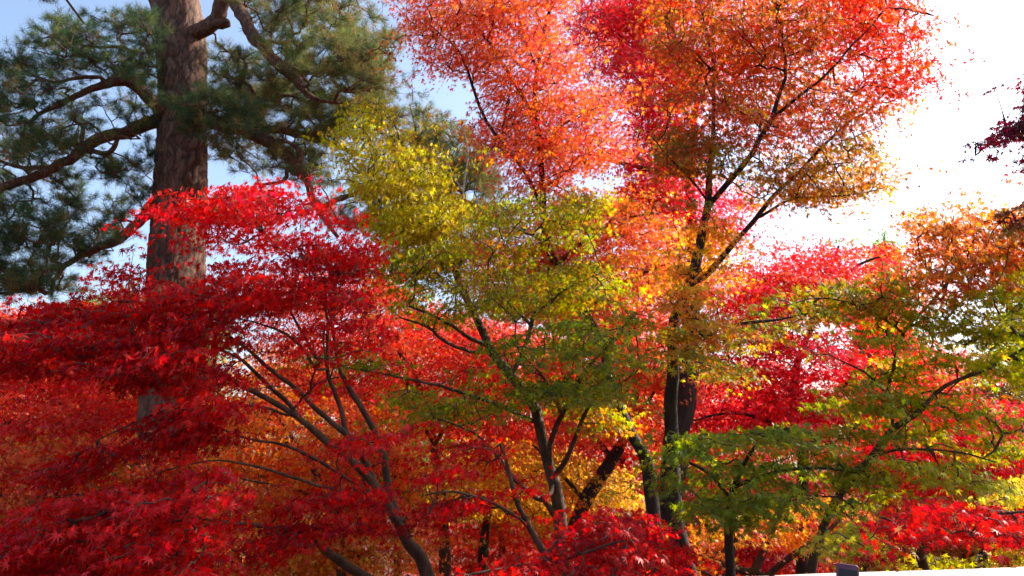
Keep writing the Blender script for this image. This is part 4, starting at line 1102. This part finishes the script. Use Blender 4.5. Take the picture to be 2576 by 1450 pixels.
maple('copper_maple', 'copper orange maple low in the left background beneath the rosy maple',
      [(60, 1452, 11.5, 12), (70, 1330, 11.5, 11), (110, 1240, 11.5, 8), (180, 1170, 11.5, 5)],
      [[(75, 1320, 11.5, 6), (-20, 1230, 11.4, 4), (-100, 1180, 11.3, 3)], [(100, 1260, 11.5, 6), (250, 1240, 11.4, 4), (400, 1200, 11.3, 3)]],
      [dict(poly=[(-160, 1110), (400, 1090), (540, 1180), (560, 1360), (300, 1470), (-160, 1470)], d=(10.8, 12.2), cover=1.5, pal=[(ORANGE, 3), (CORAL, 4), (GOLD, 1.5), (SCARLET, 5), (CRIMSON, 1)])],
      L=.058, kind=5)

maple('tangerine_maple', 'tangerine maple with several leaning stems low behind the dark green maple',
      [(1815, 1452, 9.6, 15), (1835, 1380, 9.6, 14), (1862, 1300, 9.6, 11), (1880, 1230, 9.6, 7), (1900, 1170, 9.6, 4)],
      [[(1865, 1290, 9.6, 6), (1885, 1288, 9.5, 6), (1908, 1278, 9.5, 4), (1940, 1260, 9.5, 2)],
       [(1830, 1420, 9.6, 11), (1890, 1440, 9.5, 11), (1930, 1350, 9.5, 11), (1960, 1290, 9.5, 9), (1990, 1240, 9.5, 6), (2040, 1180, 9.5, 3)],
       [(1925, 1450, 9.5, 9), (1985, 1400, 9.4, 9), (2050, 1350, 9.3, 7), (2120, 1290, 9.3, 4)]],
      [dict(poly=[(1700, 1310), (1900, 1250), (2120, 1250), (2200, 1300), (2120, 1400), (2060, 1400), (1960, 1360), (1850, 1390), (1720, 1440)], d=(9, 10.4), cover=1.2, pal=[(ORANGE, 4), (GOLD, 3), (SCARLET, 1), (CORAL, 2)]),
       dict(poly=[(1660, 1320), (1790, 1300), (1800, 1470), (1660, 1470)], d=(10, 11), cover=1.5, pal=[(CORAL, 3), (SCARLET, 3), (ORANGE, 3)])],
      L=.054, kind=5)

maple('wine_red_maple', 'wine red maple in the right background below the turning maple',
      [(2480, 1452, 10.5, 12), (2470, 1300, 10.5, 11), (2440, 1180, 10.5, 8), (2420, 1090, 10.5, 4)],
      [[(2450, 1200, 10.5, 6), (2540, 1100, 10.4, 4), (2640, 1050, 10.3, 3)], [(2455, 1230, 10.5, 6), (2350, 1180, 10.4, 4), (2260, 1150, 10.3, 3)]],
      [dict(poly=[(2200, 1060), (2380, 980), (2500, 1010), (2700, 1020), (2700, 1240), (2480, 1240), (2300, 1250), (2180, 1200)], d=(9.8, 11.2), cover=2.1, pal=[(CRIMSON, 4), (SCARLET, 3), (PINKRED, 2)])],
      L=.055, kind=5, bark=BARK_DARK)

# --- further wood
FAR = [
    (-120, 18.5, 'coral', [(CORAL, 3), (SCARLET, 3), (RUST, 2)], 760, 'far coral maple behind the rosy maple at the left edge'),
    (330, 20, 'green', [(DKGREEN, 4), (GREEN, 3), (OLIVE, 2)], 700, 'far dark green tree glimpsed behind the pine trunk'),
    (700, 18, 'orange', [(ORANGE, 4), (GOLD, 3), (RUST, 2)], 860, 'far orange maple behind the amber maple'),
    (985, 17, 'green', [(DKGREEN, 4), (GREEN, 4), (OLIVE, 1)], 600, 'far dark green evergreen glimpsed between the crimson and yellow green maples'),
    (1250, 19, 'pink', [(CORAL, 4), (PINKRED, 3), (GOLD, 1)], 800, 'far pink maple behind the lemon maple'),
    (1560, 18, 'rose', [(PINKRED, 4), (CORAL, 3), (SCARLET, 2)], 780, 'far rose maple behind the salmon maple'),
    (1880, 19, 'pinkred', [(PINKRED, 4), (SCARLET, 3), (CORAL, 2)], 900, 'far pink red maple behind the hot red maple'),
    (2220, 24, 'fir', [(DKGREEN, 4), (GREEN, 3)], 585, 'far green conifer tip poking above the hot red maple'),
    (2330, 18, 'rust', [(RUST, 4), (ORANGE, 3), (OLIVE, 2)], 880, 'far rust brown tree behind the wine red maple'),
    (2640, 18, 'dark', [(DKGREEN, 4), (OLIVE, 3), (BROWN, 2)], 760, 'far dark tree at the right edge behind the turning maple'),
]
for x, d, nm, pal, top, lab in FAR:
    hw = 230 if nm != 'fir' else 60
    if nm == 'fir':
        poly = [(x - 4, top), (x + 12, top), (x + 34, top + 40), (x + 50, top + 130), (x + 110, top + 400), (x - 90, top + 400), (x - 30, top + 130), (x - 22, top + 40)]
    else:
        poly = [(x - hw, top + 150), (x - hw * .5, top + 40), (x, top), (x + hw * .5, top + 30), (x + hw, top + 140), (x + hw * 1.05, 1440), (x, 1470), (x - hw * 1.05, 1440)]
        if lab.startswith('far dark green evergreen'):
            poly = [(x - 50, top + 60), (x, top), (x + 50, top + 60), (x + 120, 1000), (x + 200, 1300), (x - 150, 1300), (x - 90, 1000)]
    maple({'fir': 'far_conifer', 'green': 'far_evergreen'}.get(nm, 'far_maple'), lab,
          [(x + 15, 1450, d, 9), (x + 10, 1250, d, 8), (x, 1050, d, 6), (x, (top + 1050) / 2, d, 4), (x + (4 if nm == 'fir' else 0), top + (5 if nm == 'fir' else 30), d, 2)],
          [[(x + 8, 1150, d, 4), (x - hw * .5, 1030, d, 3), (x - hw * .8, 980, d, 1.6)], [(x + 4, 1100, d, 4), (x + hw * .5, 990, d, 3), (x + hw * .8, 930, d, 1.6)]],
          [dict(poly=poly, d=(d - .8, d + 1.2), cover=2.0 if nm != 'fir' else 7, pal=pal, per=26 if nm != 'fir' else 9)],
          L=.10, kind=5, bark=BARK_DARK, group='far woodland trees', cat='tree', rscale=.024 if nm != 'fir' else .008)

print('total verts', sum(len(o.data.vertices) for o in S.objects if o.type == 'MESH'))
